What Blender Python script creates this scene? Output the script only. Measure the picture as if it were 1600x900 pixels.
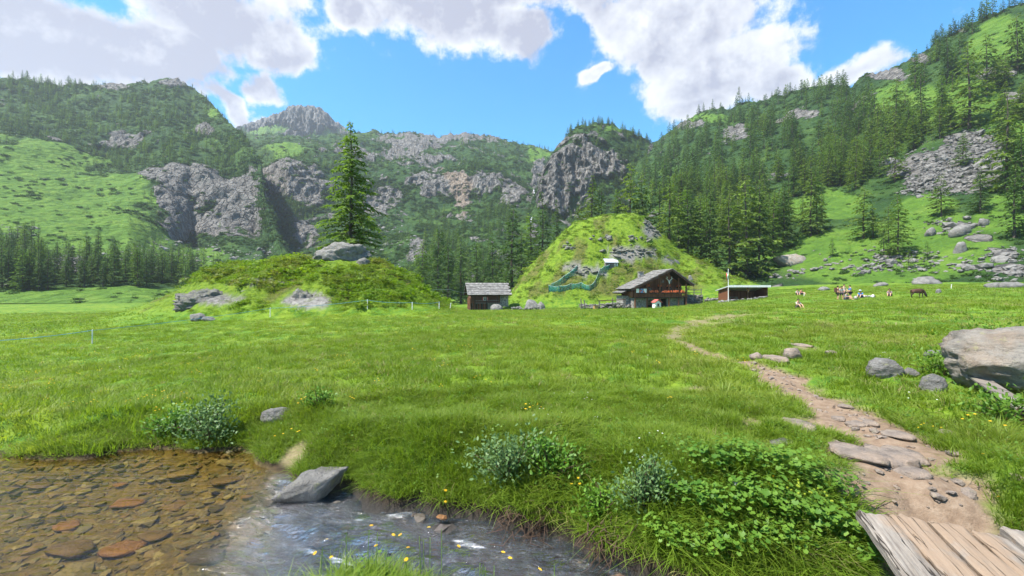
import bpy, bmesh, math, random
import numpy as np
from mathutils import Vector, Matrix, Euler

random.seed(7)
RNG = np.random.default_rng(7)
S = bpy.context.scene
COL = S.collection
for _o in list(bpy.data.objects):
    bpy.data.objects.remove(_o)

# ------------------------------------------------------------------ camera
F = 671.0          # focal length in pixels of a 1600 px wide picture
CZ = 1.7           # eye height
cam_d = bpy.data.cameras.new('camera')
cam_d.sensor_width = 36.0
cam_d.lens = 36.0 * F / 1600.0
cam_d.clip_start = 0.05
cam_d.clip_end = 12000
cam = bpy.data.objects.new('camera', cam_d)
cam.location = (0, 0, CZ)
cam.rotation_euler = (math.radians(90), 0, 0)
COL.objects.link(cam)
S.camera = cam

# ------------------------------------------------------------------ sun, exposure
SUN_EL = math.radians(60)
SUN_AZ = math.radians(-112)      # compass style from +Y, clockwise: the sun stands to the left, a little behind
sd = Vector((math.sin(SUN_AZ) * math.cos(SUN_EL), math.cos(SUN_AZ) * math.cos(SUN_EL), math.sin(SUN_EL)))
sun_d = bpy.data.lights.new('sun', 'SUN')
sun_d.energy = 5.0
sun_d.angle = math.radians(2.0)
sun_d.color = (1.0, 0.95, 0.87)
sun = bpy.data.objects.new('sun', sun_d)
sun.rotation_euler = (-sd).to_track_quat('-Z', 'Y').to_euler()
sun.location = (0, 0, 60)
COL.objects.link(sun)
S.render.engine = 'CYCLES'
S.render.resolution_x, S.render.resolution_y = 1024, 576
S.view_settings.view_transform = 'Standard'
S.view_settings.look = 'None'
S.view_settings.gamma = 1.0
S.view_settings.use_curve_mapping = False
S.view_settings.exposure = 1.35
S.cycles.max_bounces = 3
S.cycles.diffuse_bounces = 2
S.cycles.transparent_max_bounces = 12
S.cycles.use_adaptive_sampling = True
S.cycles.adaptive_threshold = 0.02

# ------------------------------------------------------------------ node helper
class NT:
    def __init__(self, tree):
        self.t = tree
        self.n = tree.nodes
        self.l = tree.links
    def add(self, kind, **kw):
        n = self.n.new(kind)
        for k, v in kw.items():
            setattr(n, k, v)
        return n
    def put(self, sock, val):
        if isinstance(val, bpy.types.NodeSocket):
            self.l.new(val, sock)
        elif val is not None:
            if hasattr(sock, 'default_value'):
                dv = sock.default_value
                if hasattr(dv, '__len__') and not hasattr(val, '__len__'):
                    val = [val] * len(dv)
                elif hasattr(dv, '__len__') and len(dv) == 4 and len(val) == 3:
                    val = (*val, 1.0)
                sock.default_value = val
    def math(self, op, a, b=None, c=None, clamp=False):
        n = self.add('ShaderNodeMath', operation=op, use_clamp=clamp)
        self.put(n.inputs[0], a); self.put(n.inputs[1], b)
        if c is not None: self.put(n.inputs[2], c)
        return n.outputs[0]
    def vmath(self, op, a, b=None, scale=None):
        n = self.add('ShaderNodeVectorMath', operation=op)
        self.put(n.inputs[0], a)
        if b is not None: self.put(n.inputs[1], b)
        if scale is not None: self.put(n.inputs['Scale'], scale)
        return n.outputs['Value'] if op in ('DOT_PRODUCT', 'LENGTH', 'DISTANCE') else n.outputs[0]
    def mix(self, f, a, b, blend='MIX'):
        n = self.add('ShaderNodeMix', data_type='RGBA', blend_type=blend)
        self.put(n.inputs[0], f); self.put(n.inputs[6], a); self.put(n.inputs[7], b)
        return n.outputs[2]
    def smooth(self, x, lo, hi, a=0.0, b=1.0):
        n = self.add('ShaderNodeMapRange', interpolation_type='SMOOTHSTEP')
        self.put(n.inputs[0], x); self.put(n.inputs[1], lo); self.put(n.inputs[2], hi)
        self.put(n.inputs[3], a); self.put(n.inputs[4], b)
        return n.outputs[0]
    def noise(self, vec, scale, detail=4.0, rough=0.55, dist=0.0, out=0):
        n = self.add('ShaderNodeTexNoise')
        self.put(n.inputs['Vector'], vec); self.put(n.inputs['Scale'], scale)
        self.put(n.inputs['Detail'], detail); self.put(n.inputs['Roughness'], rough)
        self.put(n.inputs['Distortion'], dist)
        return n.outputs[out]
    def voro(self, vec, scale, feature='F1', out='Distance', rand=1.0):
        n = self.add('ShaderNodeTexVoronoi', feature=feature)
        self.put(n.inputs['Vector'], vec); self.put(n.inputs['Scale'], scale)
        self.put(n.inputs['Randomness'], rand)
        return n.outputs[out]
    def ramp(self, f, stops):
        n = self.add('ShaderNodeValToRGB')
        e = n.color_ramp.elements
        while len(e) > 1: e.remove(e[-1])
        for i, (p, c) in enumerate(stops):
            el = e[0] if i == 0 else e.new(p)
            el.position = p; el.color = (*c[:3], 1.0)
        self.put(n.inputs[0], f)
        return n.outputs[0]
    def attr(self, name, out='Fac'):
        return self.add('ShaderNodeAttribute', attribute_name=name).outputs[out]
    def bump(self, h, strength=0.5, dist=0.1, normal=None):
        n = self.add('ShaderNodeBump')
        self.put(n.inputs['Strength'], strength); self.put(n.inputs['Distance'], dist)
        self.put(n.inputs['Height'], h)
        if normal is not None: self.put(n.inputs['Normal'], normal)
        return n.outputs[0]
    def pos(self):
        return self.add('ShaderNodeNewGeometry').outputs['Position']
    def obj(self):
        return self.add('ShaderNodeTexCoord').outputs['Object']
    def scale(self, v, s):
        return self.vmath('MULTIPLY', v, s)
    def sep(self, v):
        n = self.add('ShaderNodeSeparateXYZ'); self.put(n.inputs[0], v)
        return n.outputs

def new_mat(name):
    m = bpy.data.materials.new(name); m.use_nodes = True
    m.node_tree.nodes.clear()
    return m, NT(m.node_tree)

def finish(nt, shader):
    o = nt.add('ShaderNodeOutputMaterial')
    nt.l.new(shader, o.inputs['Surface'])

def principled(nt, color, rough=0.8, normal=None, spec=0.3, metallic=0.0):
    p = nt.add('ShaderNodeBsdfPrincipled')
    nt.put(p.inputs['Base Color'], color); nt.put(p.inputs['Roughness'], rough)
    nt.put(p.inputs['Specular IOR Level'], spec); nt.put(p.inputs['Metallic'], metallic)
    if normal is not None: nt.put(p.inputs['Normal'], normal)
    return p.outputs[0]

# ------------------------------------------------------------------ sky with clouds
W = bpy.data.worlds.new('World'); S.world = W; W.use_nodes = True
W.node_tree.nodes.clear()
w = NT(W.node_tree)
W.cycles.sampling_method = 'NONE'
sky = w.add('ShaderNodeTexSky', sky_type='NISHITA')
sky.sun_disc = False
sky.sun_elevation = SUN_EL
sky.sun_rotation = SUN_AZ
sky.altitude = 1900; sky.air_density = 1.0; sky.dust_density = 0.25; sky.ozone_density = 2.2
bg_sky = w.add('ShaderNodeBackground')
hs = w.add('ShaderNodeHueSaturation')
w.put(hs.inputs['Saturation'], 1.62); w.put(hs.inputs['Hue'], 0.489); w.put(hs.inputs['Value'], 0.84); w.put(hs.inputs['Color'], sky.outputs[0])
w.put(bg_sky.inputs[0], hs.outputs[0]); w.put(bg_sky.inputs[1], 0.15)
dirv = w.add('ShaderNodeTexCoord').outputs['Generated']
wob = w.vmath('SUBTRACT', w.noise(dirv, 6.0, 3, 0.6, out=1), (0.5, 0.5, 0.5))
dw = w.vmath('ADD', dirv, w.vmath('SCALE', wob, scale=0.13))
def sky_dir(u, v):
    d = Vector(((u - 800) / F, 1.0, (450 - v) / F)); return d.normalized()
def ellipse(cu, cv, ru, rv, tilt=0.0):
    # soft elliptical cloud cell fixed on the sky dome around a direction
    c = sky_dir(cu, cv)
    r = Vector((c.y, -c.x, 0)).normalized(); up = r.cross(c).normalized()
    ct, st = math.cos(math.radians(tilt)), math.sin(math.radians(tilt))
    a1 = (r * ct + up * st) * (F / ru); a2 = (up * ct - r * st) * (F / rv)
    k = sky_dir(cu, cv).y ** -1.8
    rel = w.vmath('SUBTRACT', dw, tuple(c))
    x = w.vmath('DOT_PRODUCT', rel, tuple(a1 * k)); y = w.vmath('DOT_PRODUCT', rel, tuple(a2 * k))
    d2 = w.math('ADD', w.math('MULTIPLY', x, x), w.math('MULTIPLY', y, y))
    return w.math('SUBTRACT', 1.0, w.math('SQRT', d2))
def union(lst):
    acc = None
    for e in lst:
        c = ellipse(*e)
        acc = c if acc is None else w.math('MAXIMUM', acc, c)
    return acc
grey_cells = [(60, 40, 330, 150), (330, 25, 190, 110), (250, 95, 190, 75), (410, 70, 85, 80), (350, 165, 75, 32, -35), (395, 140, 55, 42),
              (690, 5, 210, 85), (830, 45, 85, 62), (560, 20, 90, 55), (620, -90, 700, 95), (100, -120, 600, 150)]
white_cells = [(1070, 45, 190, 100), (1030, 108, 55, 40), (1130, 115, 165, 75), (1225, 125, 100, 50), (1330, 112, 75, 32),
               (1095, 168, 62, 34), (930, 125, 45, 18, 25), (1000, 20, 120, 80), (400, 190, 28, 14), (1180, -60, 160, 80)]
g = union(grey_cells); wh = union(white_cells)
# broken cloud cover elsewhere on the dome (behind and beside the camera)
dz = w.sep(dirv)
gen = w.noise(w.scale(dirv, (1.0, 1.0, 1.6)), 2.1, 3, 0.6)
gen = w.math('MULTIPLY', w.math('SUBTRACT', gen, 0.5), 2.2)
front = w.smooth(dz[1], 0.25, 0.55)
gen = w.math('SUBTRACT', gen, w.math('MULTIPLY', front, 2.0))
tot = w.math('MAXIMUM', w.math('MAXIMUM', g, wh), gen)
n1 = w.noise(dirv, 9.0, 9, 0.68)
nl = w.noise(w.vmath('ADD', dirv, (-0.022, -0.004, 0.026)), 9.0, 4, 0.62)      # the same billows, a step towards the sun
billow = w.math('SUBTRACT', n1, 0.5)
dens = w.math('ADD', tot, w.math('MULTIPLY', billow, 1.95))
alpha = w.smooth(dens, 0.02, 0.38)
thick = w.math('ADD', w.math('MAXIMUM', g, w.math('SUBTRACT', gen, 0.1)), w.math('MULTIPLY', billow, 0.9))
thick = w.smooth(thick, 0.08, 0.6)
thin = w.smooth(w.math('ADD', wh, w.math('MULTIPLY', billow, 2.0)), 0.2, 0.85, 0.0, 0.6)
thick = w.math('MAXIMUM', thick, thin)
lit = w.math('MULTIPLY', w.math('SUBTRACT', n1, nl), 3.2)
thick = w.math('SUBTRACT', thick, lit, clamp=True)
ccol = w.mix(thick, (0.415, 0.42, 0.435), (0.205, 0.208, 0.255))
bg_c = w.add('ShaderNodeBackground'); w.put(bg_c.inputs[0], ccol); w.put(bg_c.inputs[1], 1.0)
mx = w.add('ShaderNodeMixShader')
w.put(mx.inputs[0], alpha); w.l.new(bg_sky.outputs[0], mx.inputs[1]); w.l.new(bg_c.outputs[0], mx.inputs[2])
wo = w.add('ShaderNodeOutputWorld'); w.l.new(mx.outputs[0], wo.inputs[0])

# ------------------------------------------------------------------ numpy noise
_perm = np.random.default_rng(11).permutation(256).astype(np.int64)
_perm = np.concatenate([_perm, _perm, _perm])
_g3 = np.random.default_rng(12).normal(size=(256, 3)); _g3 /= np.linalg.norm(_g3, axis=1)[:, None]
def perlin(x, y, z=0.0):
    x, y, z = np.broadcast_arrays(np.asarray(x, float), np.asarray(y, float), np.asarray(z, float))
    xi, yi, zi = np.floor(x).astype(np.int64), np.floor(y).astype(np.int64), np.floor(z).astype(np.int64)
    xf, yf, zf = x - xi, y - yi, z - zi
    u, v, q = [a * a * a * (a * (a * 6 - 15) + 10) for a in (xf, yf, zf)]
    out = 0.0
    for dx in (0, 1):
        for dy in (0, 1):
            for dzz in (0, 1):
                h = _perm[_perm[_perm[(xi + dx) & 255] + ((yi + dy) & 255)] + ((zi + dzz) & 255)]
                gr = _g3[h]
                d = gr[..., 0] * (xf - dx) + gr[..., 1] * (yf - dy) + gr[..., 2] * (zf - dzz)
                wt = (u if dx else 1 - u) * (v if dy else 1 - v) * (q if dzz else 1 - q)
                out = out + d * wt
    return out * 1.6
def fbm(x, y, z=0.0, octv=4, gain=0.5, ridged=False):
    a, s, f = 1.0, 0.0, 1.0
    for i in range(octv):
        n = perlin(x * f + i * 17.3, y * f - i * 9.1, z * f + i * 5.7)
        s = s + a * ((1 - 2 * np.abs(n)) if ridged else n)
        a *= gain; f *= 2.03
    return s
def sstep(x, a, b):
    t = np.clip((np.asarray(x, float) - a) / (b - a), 0, 1)
    return t * t * (3 - 2 * t)

def project(p):
    p = np.asarray(p, float)
    return 800 + F * p[..., 0] / p[..., 1], 450 - F * (p[..., 2] - CZ) / p[..., 1]
def P(u, v, Y):
    return np.array([(u - 800) / F * Y, Y, CZ - (v - 450) / F * Y])

# ------------------------------------------------------------------ mesh helpers
def link(o):
    COL.objects.link(o); return o
def mesh_np(name, verts, faces, smooth=True, attrs=None):
    """faces: int array (M,3) or (M,4), or a list of such arrays"""
    me = bpy.data.meshes.new(name)
    verts = np.ascontiguousarray(verts, np.float32)
    fl = [np.asarray(f) for f in (faces if isinstance(faces, list) else [faces]) if len(f)]
    me.vertices.add(len(verts)); me.vertices.foreach_set('co', verts.ravel())
    loops = np.concatenate([f.ravel() for f in fl]).astype(np.int32)
    sizes = np.concatenate([np.full(len(f), f.shape[1], np.int32) for f in fl])
    starts = np.concatenate([[0], np.cumsum(sizes)[:-1]]).astype(np.int32)
    me.loops.add(len(loops)); me.loops.foreach_set('vertex_index', loops)
    me.polygons.add(len(sizes)); me.polygons.foreach_set('loop_start', starts)
    me.polygons.foreach_set('use_smooth', np.full(len(sizes), smooth, bool))
    for k, v in (attrs or {}).items():
        v = np.asarray(v, np.float32)
        a = me.attributes.new(k, 'FLOAT', 'POINT'); a.data.foreach_set('value', v.ravel())
    me.update(calc_edges=True); me.validate()
    return me
def grid_faces(nr, nc, wrap=False):
    r, c = np.meshgrid(np.arange(nr - 1), np.arange(nc if wrap else nc - 1), indexing='ij')
    a = r * nc + c; b = r * nc + (c + 1) % nc
    return np.stack([a, b, b + nc, a + nc], -1).reshape(-1, 4)
def obj(name, me, mat=None, parent=None, loc=None, rot=None, scale=None):
    o = bpy.data.objects.new(name, me)
    if mat is not None and me is not None and len(me.materials) == 0: me.materials.append(mat)
    if parent is not None: o.parent = parent
    if loc is not None: o.location = [float(a) for a in loc]
    if rot is not None: o.rotation_euler = rot
    if scale is not None: o.scale = scale if hasattr(scale, '__len__') else (scale,) * 3
    return link(o)
def tag(o, label=None, cat=None, group=None, kind=None):
    if label: o['label'] = label
    if cat: o['category'] = cat
    if group: o['group'] = group
    if kind: o['kind'] = kind
    return o
def thing(name, loc, rz=0.0, label=None, cat=None, group=None, scale=1.0):
    e = bpy.data.objects.new(name, None); e.empty_display_size = 0.3
    e.location = [float(a) for a in loc]; e.rotation_euler = (0, 0, rz); e.scale = (scale,) * 3
    link(e); return tag(e, label, cat, group)

class MB:
    """collects boxes, tubes and prisms into one mesh"""
    def __init__(s): s.v = []; s.f = []; s.n = 0
    def raw(s, vs, fs):
        s.v += [tuple(float(c) for c in p) for p in vs]; s.f += [tuple(i + s.n for i in f) for f in fs]; s.n += len(vs); return s
    def box(s, c, d, rz=0.0, rot=None):
        m = (rot.to_matrix() if rot else Euler((0, 0, rz)).to_matrix())
        vs = [Vector(c) + m @ Vector((x * d[0] / 2, y * d[1] / 2, z * d[2] / 2)) for x in (-1, 1) for y in (-1, 1) for z in (-1, 1)]
        return s.raw(vs, [(0, 1, 3, 2), (4, 6, 7, 5), (0, 4, 5, 1), (2, 3, 7, 6), (0, 2, 6, 4), (1, 5, 7, 3)])
    def bar(s, a, b, wd, hg=None):
        a, b = Vector(a), Vector(b); d = b - a; hg = hg or wd
        z = d.normalized(); x = z.cross(Vector((0, 0, 1)))
        x = x.normalized() if x.length > 1e-4 else Vector((1, 0, 0)); y = z.cross(x)
        vs = [p + x * (sx * wd / 2) + y * (sy * hg / 2) for p in (a, b) for sx, sy in ((-1, -1), (1, -1), (1, 1), (-1, 1))]
        return s.raw(vs, [(3, 2, 1, 0), (4, 5, 6, 7), (0, 1, 5, 4), (1, 2, 6, 5), (2, 3, 7, 6), (3, 0, 4, 7)])
    def tube(s, pts, rad, n=6, cap=True):
        pts = [Vector(p) for p in pts]; rad = rad if hasattr(rad, '__len__') else [rad] * len(pts)
        vs = []
        for i, p in enumerate(pts):
            d = (pts[min(i + 1, len(pts) - 1)] - pts[max(i - 1, 0)]).normalized()
            x = d.cross(Vector((0.31, 0.2, 0.93))); x = x.normalized() if x.length > 1e-3 else Vector((1, 0, 0)); y = d.cross(x)
            vs += [p + (x * math.cos(k * 2 * math.pi / n) + y * math.sin(k * 2 * math.pi / n)) * rad[i] for k in range(n)]
        fs = [(i * n + k, i * n + (k + 1) % n, (i + 1) * n + (k + 1) % n, (i + 1) * n + k) for i in range(len(pts) - 1) for k in range(n)]
        if cap: fs += [tuple(range(n - 1, -1, -1)), tuple((len(pts) - 1) * n + k for k in range(n))]
        return s.raw(vs, fs)
    def prism(s, poly, y0, y1):
        """poly in the xz plane, extruded along y"""
        n = len(poly); vs = [(x, y0, z) for x, z in poly] + [(x, y1, z) for x, z in poly]
        return s.raw(vs, [tuple(range(n)), tuple(range(2 * n - 1, n - 1, -1))] + [(i, i + n, (i + 1) % n + n, (i + 1) % n) for i in range(n)])
    def build(s, name, mat, parent=None, smooth=False, **kw):
        me = bpy.data.meshes.new(name); me.from_pydata(s.v, [], s.f); me.update()
        if smooth: me.polygons.foreach_set('use_smooth', [True] * len(me.polygons))
        return obj(name, me, mat, parent, **kw)

def copy_tree(o, parent=None):
    c = o.copy(); COL.objects.link(c)
    if parent is not None: c.parent = parent
    for ch in [x for x in bpy.data.objects if x.parent == o]:
        copy_tree(ch, c)
    return c
# ------------------------------------------------------------------ ground relief
def tps_fit(pts):
    pts = np.array(pts, float); n = len(pts)
    d = np.linalg.norm(pts[:, None, :2] - pts[None, :, :2], axis=2)
    K = np.where(d > 0, d * d * np.log(d + 1e-9), 0) + np.eye(n) * 2.0
    Pm = np.c_[np.ones(n), pts[:, :2]]
    A = np.block([[K, Pm], [Pm.T, np.zeros((3, 3))]])
    sol = np.linalg.solve(A, np.r_[pts[:, 2], 0, 0, 0])
    return pts[:, :2], sol[:n], sol[n:]
def uvy(u, v, Y):
    p = P(u, v, Y); return (p[0], p[1], p[2])
ctrl = [(0, 0, 0), (0, 2, 0), (-3, 2, -.1), (3, 2, 0), (0, -10, 0), (-10, -5, -.2), (10, -5, .1), (20, -20, .2), (-20, -20, -.3),
        (0, -60, 0), (-60, -40, -.6), (60, -40, .8), (-2, 5.5, -.1), (-5, 6.5, -.22), (0, 5, -.04), (2, 4.5, 0), (3.5, 4, 0), (5, 5, .05),
        (6.7, 6.1, .12), (8.5, 6, .25), (0, 10, 0), (-8, 10, -.45), (8, 10, .22), (0, 20, -.05), (-12, 20, -.7), (15, 20, .5),
        uvy(144, 537, 24), (0, 30, -.35), (22, 30, .6), uvy(0, 497, 60), uvy(0, 475, 113), uvy(300, 476, 110), uvy(-300, 478, 100),
        uvy(600, 487, 60), uvy(760, 485, 90), uvy(800, 487, 60), uvy(1028, 481, 80), uvy(1000, 489, 45), uvy(1160, 470, 75),
        uvy(1330, 467, 52), uvy(1430, 466, 50), uvy(1250, 461, 65), uvy(1500, 444, 75), uvy(1650, 447, 60), uvy(1247, 482, 42),
        uvy(1600, 500, 15), uvy(1600, 472, 35), uvy(900, 482, 84), uvy(560, 488, 45), uvy(420, 497, 34), uvy(800, 470, 140), uvy(1200, 452, 95)]
_tp, _tw, _ta = tps_fit(ctrl)
def base_z(X, Y):
    X = np.asarray(X, float); Y = np.asarray(Y, float)
    Xc = np.clip(X, -160, 110); Yc = np.clip(Y, -70, 150)
    out = _ta[0] + _ta[1] * Xc + _ta[2] * Yc
    for (px, py), wgt in zip(_tp, _tw):
        d2 = (Xc - px) ** 2 + (Yc - py) ** 2
        out = out + wgt * 0.5 * d2 * np.log(d2 + 1e-9)
    return np.clip(out, -4.5, 6)
def pl(pts):
    a = np.array(pts, float); return a[:, 0], a[:, 1]
KN1 = pl([(120, 505), (170, 497), (230, 477), (275, 458), (300, 441), (312, 427), (350, 418), (400, 412), (440, 405), (480, 403), (510, 405), (560, 408),
          (600, 414), (640, 436), (670, 456), (700, 476), (730, 492)])
KN2 = pl([(760, 490), (795, 462), (817, 432), (851, 392), (875, 369), (900, 353), (925, 343), (955, 336), (985, 335), (1005, 342), (1025, 357), (1045, 377), (1065, 396),
          (1100, 412), (1130, 426), (1180, 443), (1230, 456), (1300, 462)])
def knoll(u, Y, zb, K, Yf, Yr, Yb, pw):
    v = np.interp(u, K[0], K[1]); zr = CZ - (v - 450) / F * Yr
    inside = sstep(u, K[0][0], K[0][0] + 45) * (1 - sstep(u, K[0][-1] - 35, K[0][-1]))
    s = np.clip((Y - Yf) / (Yr - Yf), 0, 1); b = np.clip((Y - Yr) / (Yb - Yr), 0, 1)
    k = np.sin(s * math.pi / 2) ** pw * (1 - b * b * (3 - 2 * b))
    return np.where((Y > Yf) & (Y < Yb), np.maximum(zr - zb, 0) * k * inside, 0)
# stream: far bank and near bank (X, Y)
def flat_pt(u, v, z):
    Y = (CZ - z) * F / (v - 450); return ((u - 800) / F * Y, Y)
def water_level(X, Y):
    s = X + 2.35 + 0.25 * (Y - 4.0)
    return -0.45 - 0.11 * sstep(s, -0.5, 0.55) - 0.09 * sstep(s, 0.3, 5)
far = [(-14, 7.2), (-9, 6.1)] + [flat_pt(*q) for q in [(-60, 712, -.45), (0, 712, -.45), (60, 716, -.45), (130, 718, -.45), (200, 702, -.45), (262, 701, -.45), (312, 707, -.45),
       (380, 703, -.45), (415, 728, -.45), (448, 742, -.45), (470, 760, -.5), (520, 772, -.55), (565, 775, -.58), (605, 793, -.58), (680, 802, -.6), (750, 814, -.6),
       (830, 832, -.6), (880, 847, -.6), (930, 862, -.6), (985, 884, -.62)]] + [(1.1, 3.42), (1.6, 3.2), (2.2, 3.12), (2.8, 3.1), (3.5, 3.0), (5, 2.8), (9, 2.2)]
near = [(9, 0.4), (5, .9), (3, 1.25), (1.2, 1.5), (.4, 1.95), (-.1, 2.3), (-.4, 2.6), (-.62, 2.8), (-.95, 2.82), (-1.2, 2.66), (-1.6, 2.3), (-2.4, 1.9), (-4, 1.6), (-8, 1.6), (-14, 2.2)]
RIV = np.array(far + near)
def poly_sd(X, Y, poly):
    """signed distance, negative inside"""
    d2 = np.full(np.shape(X), 1e9); ins = np.zeros(np.shape(X), bool)
    n = len(poly)
    for i in range(n):
        ax, ay = poly[i]; bx, by = poly[(i + 1) % n]
        ex, ey = bx - ax, by - ay
        t = np.clip(((X - ax) * ex + (Y - ay) * ey) / (ex * ex + ey * ey), 0, 1)
        d2 = np.minimum(d2, (X - ax - t * ex) ** 2 + (Y - ay - t * ey) ** 2)
        c = ((ay > Y) != (by > Y))
        ins ^= c & (X < (bx - ax) * (Y - ay) / (by - ay if by != ay else 1e-9) + ax)
    return np.where(ins, -1, 1) * np.sqrt(d2)
def polyline_d(X, Y, pts, hw):
    best = np.full(np.shape(X), 1e9)
    for (a, b, h0, h1) in zip(pts[:-1], pts[1:], hw[:-1], hw[1:]):
        ex, ey = b[0] - a[0], b[1] - a[1]
        t = np.clip(((X - a[0]) * ex + (Y - a[1]) * ey) / (ex * ex + ey * ey), 0, 1)
        d = np.sqrt((X - a[0] - t * ex) ** 2 + (Y - a[1] - t * ey) ** 2)
        best = np.minimum(best, d / (h0 + (h1 - h0) * t))
    return best
def on_base(u, v):
    Ys = np.exp(np.linspace(math.log(2.0), math.log(140), 1500))
    z = CZ - (v - 450) / F * Ys; gz = base_z((u - 800) / F * Ys, Ys)
    i = np.argmax(z <= gz); return (u - 800) / F * Ys[i], Ys[i]
PATH = [on_base(*q) for q in [(1560, 880), (1475, 800), (1430, 755), (1392, 715), (1350, 672), (1300, 638), (1255, 607), (1222, 588), (1175, 572), (1120, 557), (1075, 542), (1050, 528), (1058, 514), (1100, 501), (1150, 492)]]
PHW = [.6, .52, .5, .54, .58, .52, .44, .38, .3, .3, .32, .4, .5, .7, .9]
PATCH = [(on_base(1165, 655), .3), (on_base(1200, 690), .15), (on_base(462, 680), .22), (on_base(1085, 610), .25), (on_base(1255, 545), .4), (on_base(1105, 505), 1.2), (on_base(1600, 640), .3)]
def dirt_mask(X, Y):
    n = fbm(X * 1.7, Y * 1.7, 3.0, 3)
    d = polyline_d(X, Y, PATH, PHW)
    m = sstep(1.2 - d + 0.75 * n, 0.0, 0.55)
    for (c, r) in PATCH:
        dd = np.hypot(X - c[0], (Y - c[1]) * 0.8) / r
        m = np.maximum(m, 0.8 * sstep(1.1 - dd + 0.9 * n, 0, 0.6))
    return np.where((Y > 1) & (Y < 45), m * (1 - .32 * sstep(Y, 8.5, 14)), 0)
def ground_full(X, Y):
    X = np.asarray(X, float); Y = np.asarray(Y, float)
    zb = base_z(X, Y); Ys = np.maximum(Y, 0.5); u = 800 + F * X / Ys
    k1 = np.where(Y > 25, knoll(u, Y, zb, KN1, 33, 46, 62, 1.15), 0)
    k2 = np.where(Y > 70, knoll(u, Y, zb, KN2, 90, 112, 150, 1.25), 0)
    z = zb + k1 + k2
    kn = sstep(k1, 0.3, 1.5) + sstep(k2, 0.5, 3)
    r = np.hypot(X, Y)
    nearf = 1 - sstep(r, 25, 60)
    z = z + nearf * (0.08 * fbm(X * .35, Y * .35, 1.0, 2) + 0.085 * fbm(X * 1.3, Y * 1.3, 2.0, 3)) + (1 - nearf) * 0.12 * fbm(X * .2, Y * .2, 1.5, 3)
    z = z + kn * (0.5 * fbm(X * .28, Y * .28, 4.0, 4) + 0.18 * np.abs(fbm(X * .9, Y * .9, 6.0, 3)))
    dm = dirt_mask(X, Y)
    z = z + sstep(k2, .5, 3) * .9 * fbm(X * .11, Y * .11, 5.5, 3) - 0.05 * dm
    # hummocky stream banks
    sd_ = poly_sd(X, Y, RIV) + 0.10 * fbm(X * 1.9, Y * 1.9, 8.0, 3)
    wl = water_level(X, Y)
    hum = np.exp(-((sd_ - 0.7) / 0.5) ** 2) * 0.10 * (1 + fbm(X * 1.6, Y * 1.6, 9.0, 2))
    t = np.clip((sd_ + .04) / np.where((Y < 3.15) & (X < .8), .42, .95), 0, 1) ** .62
    zo = (wl - 0.03) * (1 - t) + (z + hum) * t
    depth = 0.04 + 0.20 * sstep(-sd_, 0, 0.7) + 0.05 * fbm(X * 1.5, Y * 1.5, 12., 3)
    rap = sstep(X + 2.35 + 0.25 * (Y - 4.0), -.4, .6)
    depth = depth * (1 - 0.45 * rap)
    zi = wl - np.maximum(depth, 0.02)
    z = np.where(sd_ > -0.04, zo, zi)
    return z, dm, sd_, kn, rap
def gz(x, y):
    return float(ground_full(np.array([x]), np.array([y]))[0][0])
def on_ground(u, v, lift=0.0):
    Ys = np.exp(np.linspace(math.log(1.6), math.log(150), 600))
    z = CZ - (v - 450) / F * Ys; g_ = ground_full((u - 800) / F * Ys, Ys)[0]
    hit = z <= g_
    i = int(np.argmax(hit)) if hit.any() else len(Ys) - 1
    return np.array([(u - 800) / F * Ys[i], Ys[i], g_[i] + lift])

# the sheet: fine in the field of view, coarse behind, out to the horizon
th = np.concatenate([np.linspace(-180, -60, 34)[:-1], np.linspace(-60, 60, 540), np.linspace(60, 180, 34)[1:-1]])
th = np.radians(th)
rr = np.concatenate([[0.02, 0.5], np.exp(np.linspace(math.log(1.2), math.log(160), 440)), [200, 300, 600, 1200, 3000, 6000]])
RR, TH = np.meshgrid(rr, th, indexing='ij')
GX, GY = RR * np.sin(TH), RR * np.cos(TH)
GZ, GD, GS, GK, GRAP = ground_full(GX, GY)
far_drop = sstep(RR, 150, 400); GZ = GZ * (1 - far_drop) + (-6.0) * far_drop
gu = 800 + F * GX / np.maximum(GY, .5); gv = 450 - F * (GZ - CZ) / np.maximum(GY, .5)
def blobs(u, v, lst):
    m = np.full(np.shape(u), -9.0)
    for (cu, cv, ru, rv) in lst:
        m = np.maximum(m, 1 - np.sqrt(((u - cu) / ru) ** 2 + ((v - cv) / rv) ** 2))
    return m
krock = blobs(gu, gv, [(980, 395, 42, 13), (1020, 355, 22, 18), (905, 420, 30, 9), (925, 425, 30, 6), (1045, 405, 12, 7), (760, 470, 10, 10),
                       (330, 465, 45, 14), (485, 470, 45, 14), (400, 440, 55, 5)])
grock = sstep(krock + 0.5 * fbm(GX * .35, GY * .35, 3.3, 3), 0.05, 0.35) * sstep(GY, 28, 32)
heath = sstep(GK, .2, .8) * sstep(fbm(GX * .22, GY * .22, 7.7, 4), 0.08, 0.4)
ground_attrs = dict(dirt=GD.ravel(), sd=GS.ravel(), knoll=np.clip(GK, 0, 1).ravel(), rap=GRAP.ravel(), rock=grock.ravel(), heath=heath.ravel())

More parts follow.
